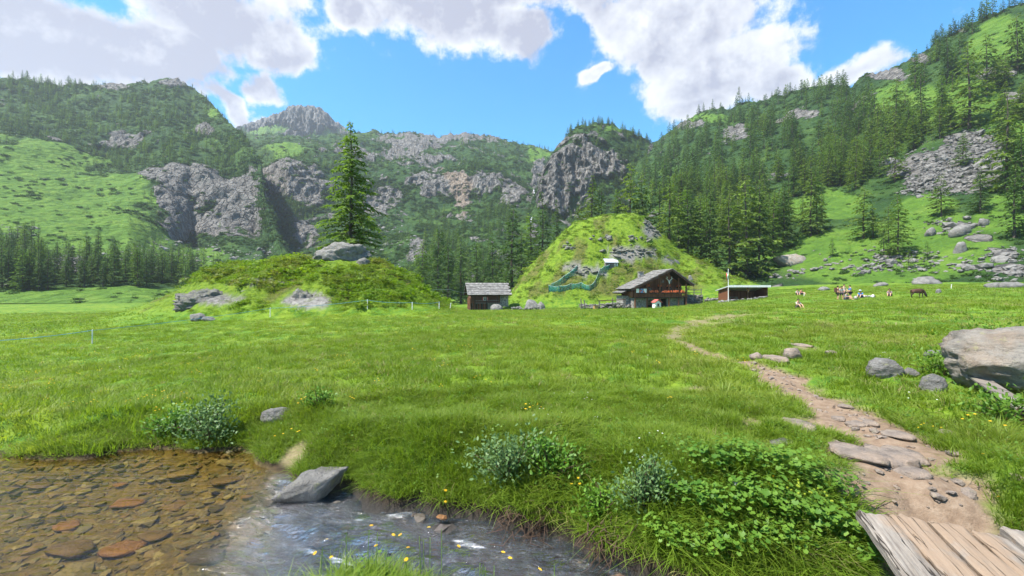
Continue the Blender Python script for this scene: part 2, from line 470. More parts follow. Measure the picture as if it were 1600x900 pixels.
def mat_ground():
    m, t = new_mat('meadow_ground')
    p = t.pos()
    big = t.noise(p, 0.12, 4, .6); mid = t.noise(p, 1.1, 5, .65); fin = t.noise(p, 14, 6, .7)
    tall = t.noise(t.scale(p, (1, .35, 1)), 6.0, 6, .7)
    gcol = t.ramp(big, [(.3, (.09, .17, .014)), (.5, (.13, .205, .016)), (.7, (.175, .225, .024))])
    gcol = t.mix(t.smooth(mid, .42, .62), gcol, (.05, .125, .012))
    gcol = t.mix(t.smooth(tall, .5, .75, 0, .5), gcol, (.15, .22, .03))
    gcol = t.mix(t.smooth(fin, .5, .7, 0, .6), gcol, (.03, .07, .008))
    kn = t.noise(p, 1.8, 6, .7)
    kcol = t.ramp(kn, [(.3, (.06, .105, .010)), (.48, (.115, .19, .014)), (.62, (.17, .24, .02)), (.75, (.13, .18, .03))])
    heathc = t.ramp(kn, [(.35, (.045, .05, .016)), (.6, (.12, .10, .035))])
    kcol = t.mix(t.math('MULTIPLY', t.attr('heath'), .75), kcol, heathc)
    col = t.mix(t.attr('knoll'), gcol, kcol)
    rk = t.ramp(t.noise(p, 3.0, 8, .7), [(.3, (.06, .055, .05)), (.5, (.19, .18, .165)), (.7, (.30, .285, .26))])
    col = t.mix(t.attr('rock'), col, rk)
    dirtc = t.ramp(t.noise(p, 9, 8, .7), [(.25, (.11, .072, .048)), (.5, (.20, .142, .097)), (.75, (.28, .215, .155))])
    col = t.mix(t.attr('dirt'), col, dirtc)
    soil = t.ramp(t.noise(p, 20, 6, .7), [(.3, (.012, .009, .006)), (.7, (.06, .042, .025))])
    sd_ = t.attr('sd')
    col = t.mix(t.smooth(sd_, .04, .14, 1, 0), col, soil)
    bed = t.ramp(t.noise(p, 11, 6, .7), [(.3, (.045, .034, .012)), (.5, (.12, .088, .034)), (.7, (.21, .155, .062))])
    bed = t.mix(t.attr('rap'), bed, t.mix(t.noise(p, 6, 4, .7), (.010, .010, .010), (.06, .054, .048)))
    col = t.mix(t.smooth(sd_, -.06, .05, 1, 0), col, bed)
    h = t.math('ADD', t.math('MULTIPLY', fin, .5), t.noise(p, 45, 5, .7))
    h2 = t.noise(p, 2.5, 6, .7)
    nrm = t.bump(h, .6, .03); nrm = t.bump(h2, t.math('MULTIPLY', t.attr('knoll'), .9), .5, nrm)
    finish(t, principled(t, col, .9, nrm, .15)); return m
M_GROUND = mat_ground()
gverts = np.stack([GX, GY, GZ], -1).reshape(-1, 3)
gobj = obj('meadow', mesh_np('meadow', gverts, grid_faces(len(rr), len(th), wrap=True), True, ground_attrs), M_GROUND)
tag(gobj, 'green alpine meadow with a dirt path and stream banks', 'meadow', kind='structure')

# ------------------------------------------------------------------ mountains
def mat_mountain(name, haze=0.0, rockcol=1.0):
    m, t = new_mat(name)
    p = t.pos()
    a_r, a_g, a_o = t.attr('rock'), t.attr('grass'), t.attr('ochre')
    big = t.noise(p, .018, 3, .6); mid = t.noise(p, .11, 4, .68); fin = t.noise(p, .55, 4, .7)
    bush = t.voro(p, .22)
    dark = t.ramp(mid, [(.3, (.012, .034, .010)), (.5, (.025, .06, .014)), (.68, (.055, .10, .021))])
    dark = t.mix(t.smooth(bush, .2, .75, 0, .55), dark, (.022, .05, .014))
    lite = t.ramp(mid, [(.3, (.05, .11, .016)), (.5, (.082, .16, .019)), (.7, (.125, .20, .03))])
    lite = t.mix(t.smooth(fin, .45, .62, 0, .45), lite, (.045, .095, .016))
    veg = t.mix(t.math('ADD', a_g, t.smooth(big, .45, .7, 0, .35), clamp=True), dark, lite)
    ps = t.scale(p, (1.0, 1.0, .22))
    rn = t.noise(ps, .16, 6, .74); rn2 = t.noise(t.scale(p, (1.4, 1.4, .25)), .5, 4, .7)
    crack = t.voro(t.vmath('ADD', t.scale(p, (1, 1, .45)), t.vmath('SCALE', t.noise(p, .3, 1, .6, out=1), scale=3.0)), .2, 'DISTANCE_TO_EDGE')
    rock = t.ramp(rn, [(.28, (.06, .056, .052)), (.45, (.155, .148, .136)), (.6, (.235, .223, .204)), (.75, (.33, .315, .288))])
    rock = t.mix(t.smooth(rn2, .45, .65, 0, .6), rock, (.13, .125, .12))
    rock = t.mix(t.smooth(crack, .0, .12, .6, 0), rock, (.05, .05, .05))
    rock = t.mix(t.math('MULTIPLY', a_o, .45), rock, (.27, .19, .12))
    rmask = t.math('ADD', a_r, t.math('MULTIPLY', t.math('SUBTRACT', fin, .5), 1.3))
    rmask = t.smooth(rmask, .38, .6)
    col = t.mix(rmask, veg, rock)
    hb = t.math('ADD', t.math('MULTIPLY', t.math('SUBTRACT', 1.0, bush), 1.2), fin)
    hr = t.math('ADD', t.math('MULTIPLY', rn, 2.0), t.math('ADD', rn2, t.smooth(crack, 0, .15)))
    h = t.add('ShaderNodeMix'); t.put(h.inputs[0], rmask); t.put(h.inputs[2], hb); t.put(h.inputs[3], hr)
    nrm = t.bump(h.outputs[0], .9, 2.2)
    finish(t, principled(t, col, .92, nrm, .12)); return m
M_MTN = mat_mountain('mountain_side')

MTN = {}
def mountain(name, sil, stations, nu, nt, amp, rockb, grassb, ochreb=(), rocky=0.0, seed=0.0, back=0.5, cliffamp=3.6, label='', jag=1.0):
    su, sv = pl(sil)
    us = np.linspace(su[0], su[-1], nu); vr = np.interp(us, su, sv)
    stu = [s[0] for s in stations]
    vf = np.interp(us, stu, [s[1][0][0] for s in stations])
    q = np.linspace(0, 1, nt)
    tab = []
    for (uu, kn) in stations:
        v = np.array([k[0] for k in kn], float); Y = np.array([k[1] for k in kn], float)
        s = (v[0] - v) / (v[0] - v[-1]); tab.append(np.interp(q, s, np.log(Y)))
    tab = np.array(tab)
    LY = np.stack([np.interp(us, stu, tab[:, j]) for j in range(nt)], 0)      # nt x nu
    for _ in range(6):
        LY[1:-1] = (LY[:-2] + 2 * LY[1:-1] + LY[2:]) / 4
    Y = np.exp(LY); V = vf[None] + (vr - vf)[None] * q[:, None]; U = np.broadcast_to(us[None], Y.shape)
    X = (U - 800) / F * Y; Z = CZ - (V - 450) / F * Y
    env = np.clip(q * 5, 0, 1)[:, None] * (0.35 + 0.65 * np.clip((1 - q) * 8, 0, 1))[:, None]
    dist = Y / 400.0
    n1 = fbm(X / 90 + seed, Y / 90, Z / 120, 5, .5); n2 = fbm(X / 22 + seed, Y / 22, Z / 30, 4, .55)
    rk = blobs(U, V, rockb) if len(rockb) else np.full(U.shape, -9.)
    gr = blobs(U, V, grassb) if len(grassb) else np.full(U.shape, -9.)
    oc = blobs(U, V, ochreb) if len(ochreb) else np.full(U.shape, -9.)
    rn = fbm(X / 30 + seed, Y / 30, Z / 26, 5, .6)
    rock = np.maximum(sstep(rk + .55 * rn, 0.0, .30), sstep(rn + rocky, .55, .85) * .8)
    rock = np.where(gr > 0.12, rock * .25, rock)
    grass = sstep(gr + .4 * fbm(X / 40 + seed, Y / 40, 3.1, 4), .0, .3)
    ochre = sstep(oc + .3 * rn, 0.05, .4)
    rib = fbm(X / 14 + seed, Y / 14, Z / 120, 5, .52, ridged=True)
    rib2 = fbm(X / 5 + seed, Y / 5, Z / 26, 3, .55)
    Z = Z + env * amp * dist * (n1 * 1.0 + n2 * .35)
    Yd = env * rock * cliffamp * dist * (rib * .8 + rib2 * .35)
    Y2 = Y - Yd; X2 = X * (Y2 / Y)
    # small teeth along the crest
    crest = np.clip((q - .93) / .07, 0, 1)[:, None]
    Z = Z + crest * jag * dist * (2.2 * fbm(U / 16 + seed, 0 * U, 5.0, 4, .6) + rock * 1.5 * fbm(U / 6, V / 10, 1.0, 2))
    # the far side
    nb = 14; b = np.linspace(0, 1, nb + 1)[1:, None]
    Yr, Zr = Y2[-1][None], Z[-1][None]
    Yb = Yr * (1 + back * b); Zb = Zr - (Zr - CZ) * (0.15 * b + 0.85 * b * b) ; Xb = X2[-1][None] / Yr * Yb
    XX = np.concatenate([X2, Xb]); YY = np.concatenate([Y2, Yb]); ZZ = np.concatenate([Z, Zb])
    ext = lambda a: np.concatenate([a, np.repeat(a[-1:], nb, 0)]).ravel()
    vv = np.stack([XX, YY, ZZ], -1).reshape(-1, 3)
    me = mesh_np(name, vv, grid_faces(nt + nb, nu), True, dict(rock=ext(rock), grass=ext(grass), ochre=ext(ochre)))
    o = obj(name, me, M_MTN); tag(o, label, 'mountain', kind='structure')
    front = np.stack([X2, Y2, Z], -1)
    pu, pv = project(front)
    MTN[name] = dict(p=front, u=pu, v=pv, rock=rock, grass=grass)
    return o
def on_mtn(name, u, v):
    M = MTN[name]; d = (M['u'] - u) ** 2 + (M['v'] - v) ** 2
    return M['p'].reshape(-1, 3)[int(np.argmin(d))].copy()

mountain('mountain_slope', [(-700, 80), (-300, 100), (-80, 118), (0, 124), (40, 127), (100, 132), (150, 136), (190, 134), (232, 130), (262, 120), (275, 121), (290, 129), (320, 151), (345, 176),
                 (360, 193), (376, 204), (395, 226), (408, 252), (416, 300), (440, 372), (480, 445)],
         [(-700, [(474, 100), (380, 160), (200, 330), (100, 500)]), (0, [(474, 117), (400, 170), (230, 350), (122, 520)]), (200, [(474, 120), (400, 190), (250, 400), (130, 540)]),
          (300, [(472, 128), (382, 330), (255, 372), (200, 480), (133, 580)]), (400, [(470, 140), (375, 345), (270, 375), (240, 420)]), (480, [(466, 150), (450, 220), (445, 260)])],
         330, 230, 7.0,
         [(300, 300, 85, 52), (365, 318, 55, 62), (310, 350, 70, 28), (238, 275, 30, 22), (322, 204, 22, 7), (112, 410, 42, 18), (50, 240, 25, 9), (200, 212, 40, 10), (90, 250, 18, 12), (270, 128, 30, 6), (25, 365, 30, 12), (110, 130, 14, 4), (170, 136, 30, 6)],
         [(80, 320, 190, 85), (40, 260, 130, 50), (190, 380, 90, 40), (150, 370, 130, 40), (340, 175, 18, 8), (300, 402, 70, 12), (120, 470, 300, 20)],
         rocky=-.05, seed=1.0, label='forested mountain with a grey cliff and bright grass slope on the left')
mountain('rocky_peak', [(340, 215), (372, 203), (388, 193), (398, 191), (412, 184), (440, 176), (455, 168), (470, 165), (488, 168), (500, 174), (515, 186), (530, 198), (548, 207), (600, 222)],
         [(340, [(290, 900), (230, 1150), (205, 1350)]), (470, [(290, 900), (215, 1200), (165, 1400)]), (600, [(290, 900), (230, 1150), (215, 1350)])],
         180, 90, 9.0, [(460, 185, 120, 40)], [(420, 205, 40, 8), (500, 215, 40, 6)], rocky=.25, seed=4.0, cliffamp=9.0, label='distant bare grey rock peak rising behind the ridge')
mountain('valley_head', [(330, 214), (400, 212), (430, 208), (480, 211), (540, 208), (580, 203), (600, 204), (620, 208), (640, 206), (662, 207), (680, 213), (715, 213), (732, 209), (750, 213), (772, 213), (800, 221), (830, 229), (850, 236), (868, 239), (900, 246), (960, 262)],
         [(330, [(480, 180), (380, 400), (280, 520), (200, 800)]), (450, [(486, 165), (380, 380), (300, 450), (255, 470), (208, 800)]), (600, [(486, 155), (400, 300), (330, 500), (280, 530), (203, 850)]),
          (750, [(486, 145), (400, 260), (320, 500), (260, 540), (211, 850)]), (850, [(486, 145), (380, 300), (300, 550), (236, 800)]), (960, [(480, 145), (300, 480), (262, 700)])],
         330, 230, 8.0,
         [(448, 275, 55, 28), (490, 300, 35, 22), (690, 290, 60, 26), (640, 245, 70, 14), (722, 300, 18, 34), (600, 320, 38, 26), (842, 290, 12, 80), (835, 335, 10, 45), (690, 214, 110, 9), (475, 355, 30, 25), (650, 225, 60, 10), (760, 290, 40, 22), (650, 400, 16, 14), (655, 380, 10, 20), (745, 380, 18, 8), (560, 240, 60, 12), (800, 300, 30, 25)],
         [(440, 405, 70, 14), (450, 235, 40, 9), (840, 245, 25, 10)], ochreb=[(722, 300, 20, 36), (700, 270, 14, 14)],
         rocky=.13, seed=2.0, label='craggy wooded mountain wall closing the head of the valley')
mountain('rock_bluff', [(826, 330), (845, 275), (856, 250), (864, 238), (876, 224), (888, 208), (900, 198), (915, 194), (930, 192), (960, 194), (985, 206), (1010, 217), (1030, 226), (1060, 250)],
         [(826, [(400, 300), (370, 360), (330, 420)]), (900, [(400, 300), (335, 400), (220, 440), (198, 480)]), (1060, [(400, 300), (330, 400), (250, 500)])],
         170, 150, 5.0, [(890, 265, 42, 60), (930, 250, 45, 38), (870, 300, 32, 50), (1018, 245, 8, 30)], [(960, 200, 20, 4)], rocky=.05, seed=5.0, cliffamp=7.0, label='steep grey rock bluff with trees on top')
mountain('wooded_slope', [(985, 252), (1005, 236), (1030, 218), (1050, 202), (1080, 183), (1108, 170), (1128, 168), (1142, 171), (1152, 162), (1180, 158), (1220, 148), (1260, 136), (1290, 130), (1330, 134), (1340, 122), (1352, 112), (1370, 113), (1400, 104), (1430, 88), (1480, 56), (1520, 34), (1560, 18), (1600, 4), (1700, -40), (2100, -220)],
         [(985, [(446, 135), (350, 210), (260, 420), (240, 540)]), (1150, [(452, 112), (385, 145), (250, 280), (168, 430)]), (1300, [(450, 97), (385, 118), (250, 215), (125, 340)]),
          (1450, [(446, 84), (385, 102), (250, 155), (75, 265)]), (1600, [(444, 73), (365, 92), (200, 150), (0, 235)]), (2100, [(450, 52), (300, 75), (-200, 160)])],
         460, 270, 5.0,
         [(1490, 262, 85, 30), (1530, 240, 60, 34), (1450, 285, 50, 18), (1555, 118, 45, 14), (1590, 150, 30, 10), (1385, 118, 42, 12), (1245, 180, 35, 16), (1150, 210, 30, 14), (1080, 195, 25, 10), (1235, 398, 26, 8), (1550, 395, 55, 14), (1500, 355, 40, 8), (1530, 375, 40, 10), (1585, 420, 40, 10), (1440, 90, 20, 8), (1500, 45, 22, 8)],
         [(1420, 165, 75, 35), (1310, 320, 60, 28), (1350, 400, 230, 45), (1560, 60, 60, 40), (1520, 160, 60, 40), (1250, 330, 60, 20), (1580, 330, 60, 40), (1450, 330, 60, 40), (1110, 185, 40, 8), (1600, 240, 40, 60)],
         rocky=-.08, seed=3.0, cliffamp=2.5, label='steep sunlit slope of larches, grass and scree on the right')
# ------------------------------------------------------------------ foliage materials
def mat_leaf(name, dark, light, trans=.35, rough=.6, patch=0.0, dry=None, spec=.25, per='island'):
    m, t = new_mat(name)
    r = t.add('ShaderNodeNewGeometry').outputs['Random Per Island']
    ob = t.add('ShaderNodeObjectInfo').outputs['Random']
    f = t.math('ADD', t.math('MULTIPLY', r, .6), t.math('MULTIPLY', ob, .4))
    col = t.mix(f, dark, light)
    if patch:
        p = t.pos(); n = t.noise(p, patch, 4, .6)
        col = t.mix(t.smooth(n, .44, .66, 0, .8), col, dry or light)
        n2_ = t.noise(p, patch * .22, 2, .5); col = t.mix(t.smooth(n2_, .4, .62, .45, 0), col, dark)
    d = t.add('ShaderNodeBsdfPrincipled')
    t.put(d.inputs['Base Color'], col); t.put(d.inputs['Roughness'], rough); t.put(d.inputs['Specular IOR Level'], spec)
    tr = t.add('ShaderNodeBsdfTranslucent'); t.put(tr.inputs[0], t.mix(1.0, col, (1.15, 1.2, .6), 'MULTIPLY'))
    mx_ = t.add('ShaderNodeMixShader'); t.put(mx_.inputs[0], trans)
    t.l.new(d.outputs[0], mx_.inputs[1]); t.l.new(tr.outputs[0], mx_.inputs[2])
    finish(t, mx_.outputs[0]); return m
def mat_simple(name, stops, scale=6.0, rough=.85, stretch=(1, 1, 1), bumpd=.01, bumps=.5, spec=.25, detail=6, metallic=0.0, world=False):
    m, t = new_mat(name)
    p = t.scale(t.pos() if world else t.obj(), stretch)
    n = t.noise(p, scale, detail, .65)
    c = t.ramp(n, stops)
    nb = t.noise(p, scale * 3.1, detail, .7)
    finish(t, principled(t, c, rough, t.bump(nb, bumps, bumpd), spec, metallic)); return m
M_LARCH = mat_leaf('larch_needles', (.06, .125, .02), (.165, .255, .038), .48)
M_DARK = mat_leaf('conifer_needles', (.032, .074, .018), (.092, .165, .03), .4)
M_LARCH2 = mat_leaf('young_larch_needles', (.07, .125, .02), (.18, .26, .042), .45)
M_BUSH = mat_leaf('alder_leaves', (.024, .06, .012), (.066, .13, .021), .35)
M_BARK = mat_simple('bark', [(.3, (.03, .022, .017)), (.6, (.09, .072, .058)), (.8, (.15, .13, .11))], 9, stretch=(1, 1, .3), bumpd=.03)

# ------------------------------------------------------------------ conifers
def conifer(seed, H, R, nb, per_m, tl, tw, droop=.25, bare=.045, sides=7, branch_tubes=True, gap=0.0, shape=.85):
    r = np.random.default_rng(seed)
    tb = MB(); pts = []; rad = []
    ph = r.uniform(0, 6.28, 2)
    ax = lambda h: np.array([.012 * H * math.sin(h * 5 + ph[0]) * h, .012 * H * math.sin(h * 4 + ph[1]) * h, h * H])
    for i in range(9):
        h = i / 8; pts.append(ax(h)); rad.append(H * .0135 * (1 - h) ** .85 + .012)
    pts[0][2] = -.6; rad[0] *= 1.35
    tb.tube(pts, rad, sides)
    V = []; 
    for k in range(nb):
        h = bare + (1 - bare) * (k + r.uniform(-.4, .4)) / nb
        h = min(max(h, bare * .8), .985)
        if gap and r.random() < gap: continue
        az = k * 2.39996 + r.normal(0, .35)
        env = (1 - h) ** shape * min(1.0, (h - bare * .6) / (.12) * .5 + .5)
        L = R * env * r.uniform(.5, 1.25) + .03 * H * (1 - h) + .12
        e0 = .25 + .5 * h + r.normal(0, .12)
        n = max(3, int(L * per_m))
        o = ax(h); d2 = np.array([math.cos(az), math.sin(az)])
        t = r.uniform(.03, 1, n) ** .75; 
        bend = lambda t: L * (e0 * t - (droop + .55 * e0) * t * t * 1.15 + .10 * t ** 4)
        bx = o[0] + d2[0] * L * t; by = o[1] + d2[1] * L * t; bz = o[2] + bend(t)
        if branch_tubes and L > .5:
            q = [0, .5, 1]; tb.tube([(o[0] + d2[0] * L * s, o[1] + d2[1] * L * s, o[2] + bend(s)) for s in q], [.012 * L + .008, .008 * L + .005, .004], 3, cap=False)
        side = r.choice([-1, 1], n); sp = r.uniform(.25, 1.0, n)
        # twigs leave the branch sideways and hang
        dx = d2[0] * sp - d2[1] * side * (1.1 - .5 * sp); dy = d2[1] * sp + d2[0] * side * (1.1 - .5 * sp)
        dzv = r.uniform(-.75, .15, n)
        D = np.stack([dx, dy, dzv], 1); D /= np.linalg.norm(D, axis=1)[:, None]
        Ls = tl * r.uniform(.5, 1.25, n) * (1.1 - .35 * t) * (.55 + .45 * min(1, L / (R * .5)))
        Np = np.stack([r.normal(0, .55, n), r.normal(0, .55, n), np.ones(n)], 1)
        Wd = np.cross(D, Np); Wd /= np.linalg.norm(Wd, axis=1)[:, None] + 1e-9
        B = np.stack([bx, by, bz], 1); ww = (tw * r.uniform(.6, 1.2, n))[:, None]
        M = B + D * (Ls * .55)[:, None] ; T = B + D * Ls[:, None] + np.array([0, 0, -.12]) * Ls[:, None]
        V.append(np.stack([B, M + Wd * ww / 2, T, M - Wd * ww / 2], 1))
    V = np.concatenate(V).reshape(-1, 3)
    Fc = np.arange(len(V)).reshape(-1, 4)
    crown = mesh_np('crown', V, Fc, False)
    tm = bpy.data.meshes.new('trunk'); tm.from_pydata(tb.v, [], tb.f); tm.update()
    tm.materials.append(M_BARK)
    return tm, crown
def blob_bush(seed, n, ls, flat=.7):
    r = np.random.default_rng(seed)
    lob = r.normal(0, .45, (6, 3)); lob[:, 2] = np.abs(lob[:, 2]) * .6 + .15
    c = lob[r.integers(0, 6, n)]; d = r.normal(size=(n, 3)); d /= np.linalg.norm(d, axis=1)[:, None]
    p = c + d * r.uniform(.35, .62, n)[:, None]; p[:, 2] = np.abs(p[:, 2]) * flat
    t = r.normal(size=(n, 3)) + d * .3; t /= np.linalg.norm(t, axis=1)[:, None]
    nn = d + r.normal(0, .5, (n, 3)); b = np.cross(nn, t); b /= np.linalg.norm(b, axis=1)[:, None]
    s = (ls * r.uniform(.6, 1.3, n))[:, None]
    V = np.stack([p - t * s, p + b * s * .6, p + t * s, p - b * s * .6], 1).reshape(-1, 3)
    return mesh_np('leaves', V, np.arange(len(V)).reshape(-1, 4), False)

def unlinked(name, me, mat=None):
    if mat is not None and len(me.materials) == 0: me.materials.append(mat)
    return bpy.data.objects.new(name, me)
def scatter(name, pts, rot, scl, idx, sources, label, cat):
    """one object that carries many alike small pieces (uncountable stuff)"""
    col = bpy.data.collections.new(name + '_source')
    for i, o in enumerate(sources):
        o.name = '%s_piece_%02d' % (name, i); col.objects.link(o)
    me = bpy.data.meshes.new(name); me.vertices.add(len(pts))
    me.vertices.foreach_set('co', np.ascontiguousarray(pts, np.float32).ravel())
    a = me.attributes.new('rot', 'FLOAT_VECTOR', 'POINT'); a.data.foreach_set('vector', np.ascontiguousarray(rot, np.float32).ravel())
    a = me.attributes.new('scl', 'FLOAT_VECTOR', 'POINT'); a.data.foreach_set('vector', np.ascontiguousarray(scl, np.float32).ravel())
    a = me.attributes.new('idx', 'INT', 'POINT'); a.data.foreach_set('value', np.ascontiguousarray(idx, np.int32).ravel())
    o = obj(name, me)
    ng = bpy.data.node_groups.new(name + '_scatter', 'GeometryNodeTree')
    ng.interface.new_socket('Geometry', in_out='INPUT', socket_type='NodeSocketGeometry')
    ng.interface.new_socket('Geometry', in_out='OUTPUT', socket_type='NodeSocketGeometry')
    N = ng.nodes; L = ng.links
    gi, go = N.new('NodeGroupInput'), N.new('NodeGroupOutput')
    iop = N.new('GeometryNodeInstanceOnPoints'); ci = N.new('GeometryNodeCollectionInfo')
    ci.inputs['Collection'].default_value = col
    ci.inputs['Separate Children'].default_value = True; ci.inputs['Reset Children'].default_value = True
    def na(nm, ty):
        n = N.new('GeometryNodeInputNamedAttribute'); n.data_type = ty; n.inputs['Name'].default_value = nm
        return [s for s in n.outputs if s.enabled and s.name == 'Attribute'][0]
    iop.inputs['Pick Instance'].default_value = True
    L.new(gi.outputs[0], iop.inputs['Points']); L.new(ci.outputs[0], iop.inputs['Instance'])
    L.new(na('idx', 'INT'), iop.inputs['Instance Index'])
    e2r = N.new('FunctionNodeEulerToRotation'); L.new(na('rot', 'FLOAT_VECTOR'), e2r.inputs[0]); L.new(e2r.outputs[0], iop.inputs['Rotation'])
    L.new(na('scl', 'FLOAT_VECTOR'), iop.inputs['Scale'])
    L.new(iop.outputs[0], go.inputs[0])
    md = o.modifiers.new('scatter', 'NODES'); md.node_group = ng
    return tag(o, label, cat, kind='stuff')

# tree kinds: broad light larches, slim dark ones, ragged ones
TREES = []
for i, (sd_, H, R, nb, pm, m_) in enumerate([(21, 14, 3.0, 105, 11, M_LARCH), (22, 14, 2.5, 95, 11, M_DARK), (23, 13, 2.9, 80, 12, M_LARCH2), (24, 15, 2.3, 100, 11, M_DARK), (25, 12, 3.1, 70, 13, M_LARCH2), (26, 14, 2.0, 90, 12, M_DARK)]):
    tm, cr = conifer(sd_, H, R, nb, pm, .75, .24, gap=.2 if i in (2, 4) else .08, droop=.25 + .06 * (i % 3), shape=.7 + .12 * (i % 4)); cr.materials.append(m_)
    TREES.append((H, tm, cr))
FARS = []
for i, (sd_, H, R, nb, m_) in enumerate([(31, 14, 2.9, 62, M_DARK), (32, 14, 2.3, 60, M_DARK), (33, 14, 2.6, 56, M_LARCH), (34, 14, 3.1, 50, M_DARK)]):
    tm, cr = conifer(sd_, H, R, nb, 4.2, 1.05, .5, branch_tubes=False, sides=4)
    # a far tree is one mesh: trunk and crown together
    nv = len(cr.vertices); v = np.zeros(nv * 3, np.float32); cr.vertices.foreach_get('co', v)
    tv = np.array([q.co[:] for q in tm.vertices]); 
    me = mesh_np('conifer', np.concatenate([v.reshape(-1, 3), tv]), [np.arange(nv).reshape(-1, 4), np.array([list(p.vertices) for p in tm.polygons if len(p.vertices) == 4]) + nv], False)
    me.materials.append(m_); me.materials.append(M_BARK)
    mi = np.zeros(len(me.polygons), np.int32); mi[nv // 4:] = 1; me.polygons.foreach_set('material_index', mi)
    FARS.append(unlinked('conifer_piece', me))

trees = []      # (x, y, z, height, where)
LAB = {}
def add_tree(p, h, where, lab=None):
    trees.append((float(p[0]), float(p[1]), float(p[2]), float(h), where))
    if lab: LAB[trees[-1]] = lab
def fill(name, region, n, h0, h1, where, rockok=.6, grassok=1.0, minpx=5.0, seed=0, clump=0.0):
    """region: list of blobs in the picture that say where this wood stands on that slope"""
    r = np.random.default_rng(seed + 100)
    M = MTN[name]; m = blobs(M['u'], M['v'], region)
    pz = M['p']
    if clump: m = m + clump * fbm(pz[..., 0] / 35, pz[..., 1] / 35, pz[..., 2] / 35, 3)
    ok = (m > 0) & (M['rock'] < rockok) & (M['grass'] < grassok)
    ids = np.flatnonzero(ok.ravel())
    if len(ids) == 0: return
    pw = np.clip(m.ravel()[ids], 0.02, .5); pw = pw / pw.sum()
    ids = r.choice(ids, min(n, len(ids)), replace=False, p=pw)
    pp = pz.reshape(-1, 3)[ids]
    for p in pp:
        add_tree(p, r.uniform(h0, h1), where)
WH_L, WH_H, WH_B, WH_R, WH_F = 'left', 'head', 'bluff', 'right', 'foot'
TLAB = {(1110, 300): 'larch behind the chalet gable, left of the flag pole', (1166, 272): 'tallest larch at the wood edge right behind the open shelter', (1186, 284): 'larch close to the right of the tallest one behind the shelter',
        (1046, 272): 'larch on the hill crest straight above the chalet roof', (1226, 285): 'larch at the wood edge above the brown rock ledge', (1266, 262): 'rounded larch rightmost in the wood edge over the grass slope', (1350, 290): 'slim larch standing free on the grass slope above the hikers',
        (1365, 318): 'short larch leaning close to the slim free one above the hikers', (1402, 300): 'free-standing bushy larch above the grazing calf', (1472, 270): 'larch just below the left part of the scree', (1532, 262): 'crooked larch at the lower right rim of the scree',
        (1585, 255): 'larch at the right picture edge beside the boulders', (1572, 140): 'tall larch right of the scree', (1598, 200): 'larch cut by the right picture edge', (1515, 62): 'large larch high above the scree', (1440, 100): 'larch on the bright grass strip below the right ridge', (1505, 205): 'small larch standing in the middle of the scree',
        (800, 318): 'tall slim larch behind the right end of the barn', (847, 298): 'tall larch at the left foot of the green hill', (925, 272): 'larch rising behind the top of the green hill, left one', (985, 252): 'highest larch rising behind the top of the green hill', (1450, 375): 'very small larch on the slope above the calf', (1420, 388): 'knee-high young larch above the right pasture', (1300, 370): 'young larch on the grass slope above the shelter'}
# larches that stand out one by one: (u, v at base, v at top, slope)
for (u, vb, vt, nm, wh_) in [(1110, 402, 300, 'g', WH_R), (1166, 436, 272, 'g', WH_R), (1186, 430, 284, 'g', WH_R), (1046, 398, 272, 'g', WH_R),
        (1226, 388, 285, 'wooded_slope', WH_R), (1266, 368, 262, 'wooded_slope', WH_R), (1208, 395, 300, 'wooded_slope', WH_R), (1350, 372, 290, 'wooded_slope', WH_R), (1365, 372, 318, 'wooded_slope', WH_R), (1402, 402, 300, 'wooded_slope', WH_R), (1388, 380, 320, 'wooded_slope', WH_R),
        (1472, 338, 270, 'wooded_slope', WH_R), (1532, 332, 262, 'wooded_slope', WH_R), (1585, 372, 255, 'wooded_slope', WH_R), (1572, 300, 140, 'wooded_slope', WH_R), (1598, 330, 200, 'wooded_slope', WH_R), (1515, 200, 62, 'wooded_slope', WH_R), (1440, 190, 100, 'wooded_slope', WH_R),
        (1470, 195, 115, 'wooded_slope', WH_R), (1400, 195, 120, 'wooded_slope', WH_R), (1540, 150, 50, 'wooded_slope', WH_R), (1565, 215, 140, 'wooded_slope', WH_R), (1590, 110, 20, 'wooded_slope', WH_R), (1480, 130, 50, 'wooded_slope', WH_R), (1430, 140, 78, 'wooded_slope', WH_R),
        (1505, 260, 205, 'wooded_slope', WH_R), (1380, 400, 355, 'wooded_slope', WH_R), (1450, 405, 375, 'wooded_slope', WH_R), (1420, 420, 388, 'wooded_slope', WH_R), (1300, 400, 370, 'wooded_slope', WH_R)]:
    p = on_ground(u, vb) if nm == 'g' else on_mtn(nm, u, vb)
    Yg = 111 if u < 1060 else 119
    if nm == 'g': p = np.array([(u - 800) / F * Yg, Yg, 0]); p[2] = gz(p[0], p[1])
    add_tree(p, CZ - (vt - 450) / F * p[1] - p[2], wh_, TLAB.get((u, vt)))
for (u, vb, vt, Y) in [(800, 452, 318, 118), (847, 440, 298, 128), (870, 420, 310, 130), (925, 380, 272, 135), (940, 375, 285, 132), (985, 372, 252, 138), (1003, 365, 268, 132), (830, 440, 330, 140), (1075, 405, 290, 125), (905, 395, 318, 140), (1030, 380, 280, 140), (965, 372, 292, 142), (1060, 400, 300, 130),
                       (770, 458, 362, 128), (745, 462, 372, 138), (720, 470, 365, 130), (700, 472, 370, 125), (685, 472, 352, 135), (660, 474, 372, 140), (815, 452, 352, 125), (1140, 420, 300, 118), (1095, 415, 310, 122)]:
    Y = min(Y, 122) if u > 860 else Y; p = P(u, vb, Y); p[2] = gz(p[0], p[1]); add_tree(p, min(CZ - (vt - 450) / F * Y - p[2], 27), WH_H if u < 880 else WH_R, TLAB.get((u, vt)))
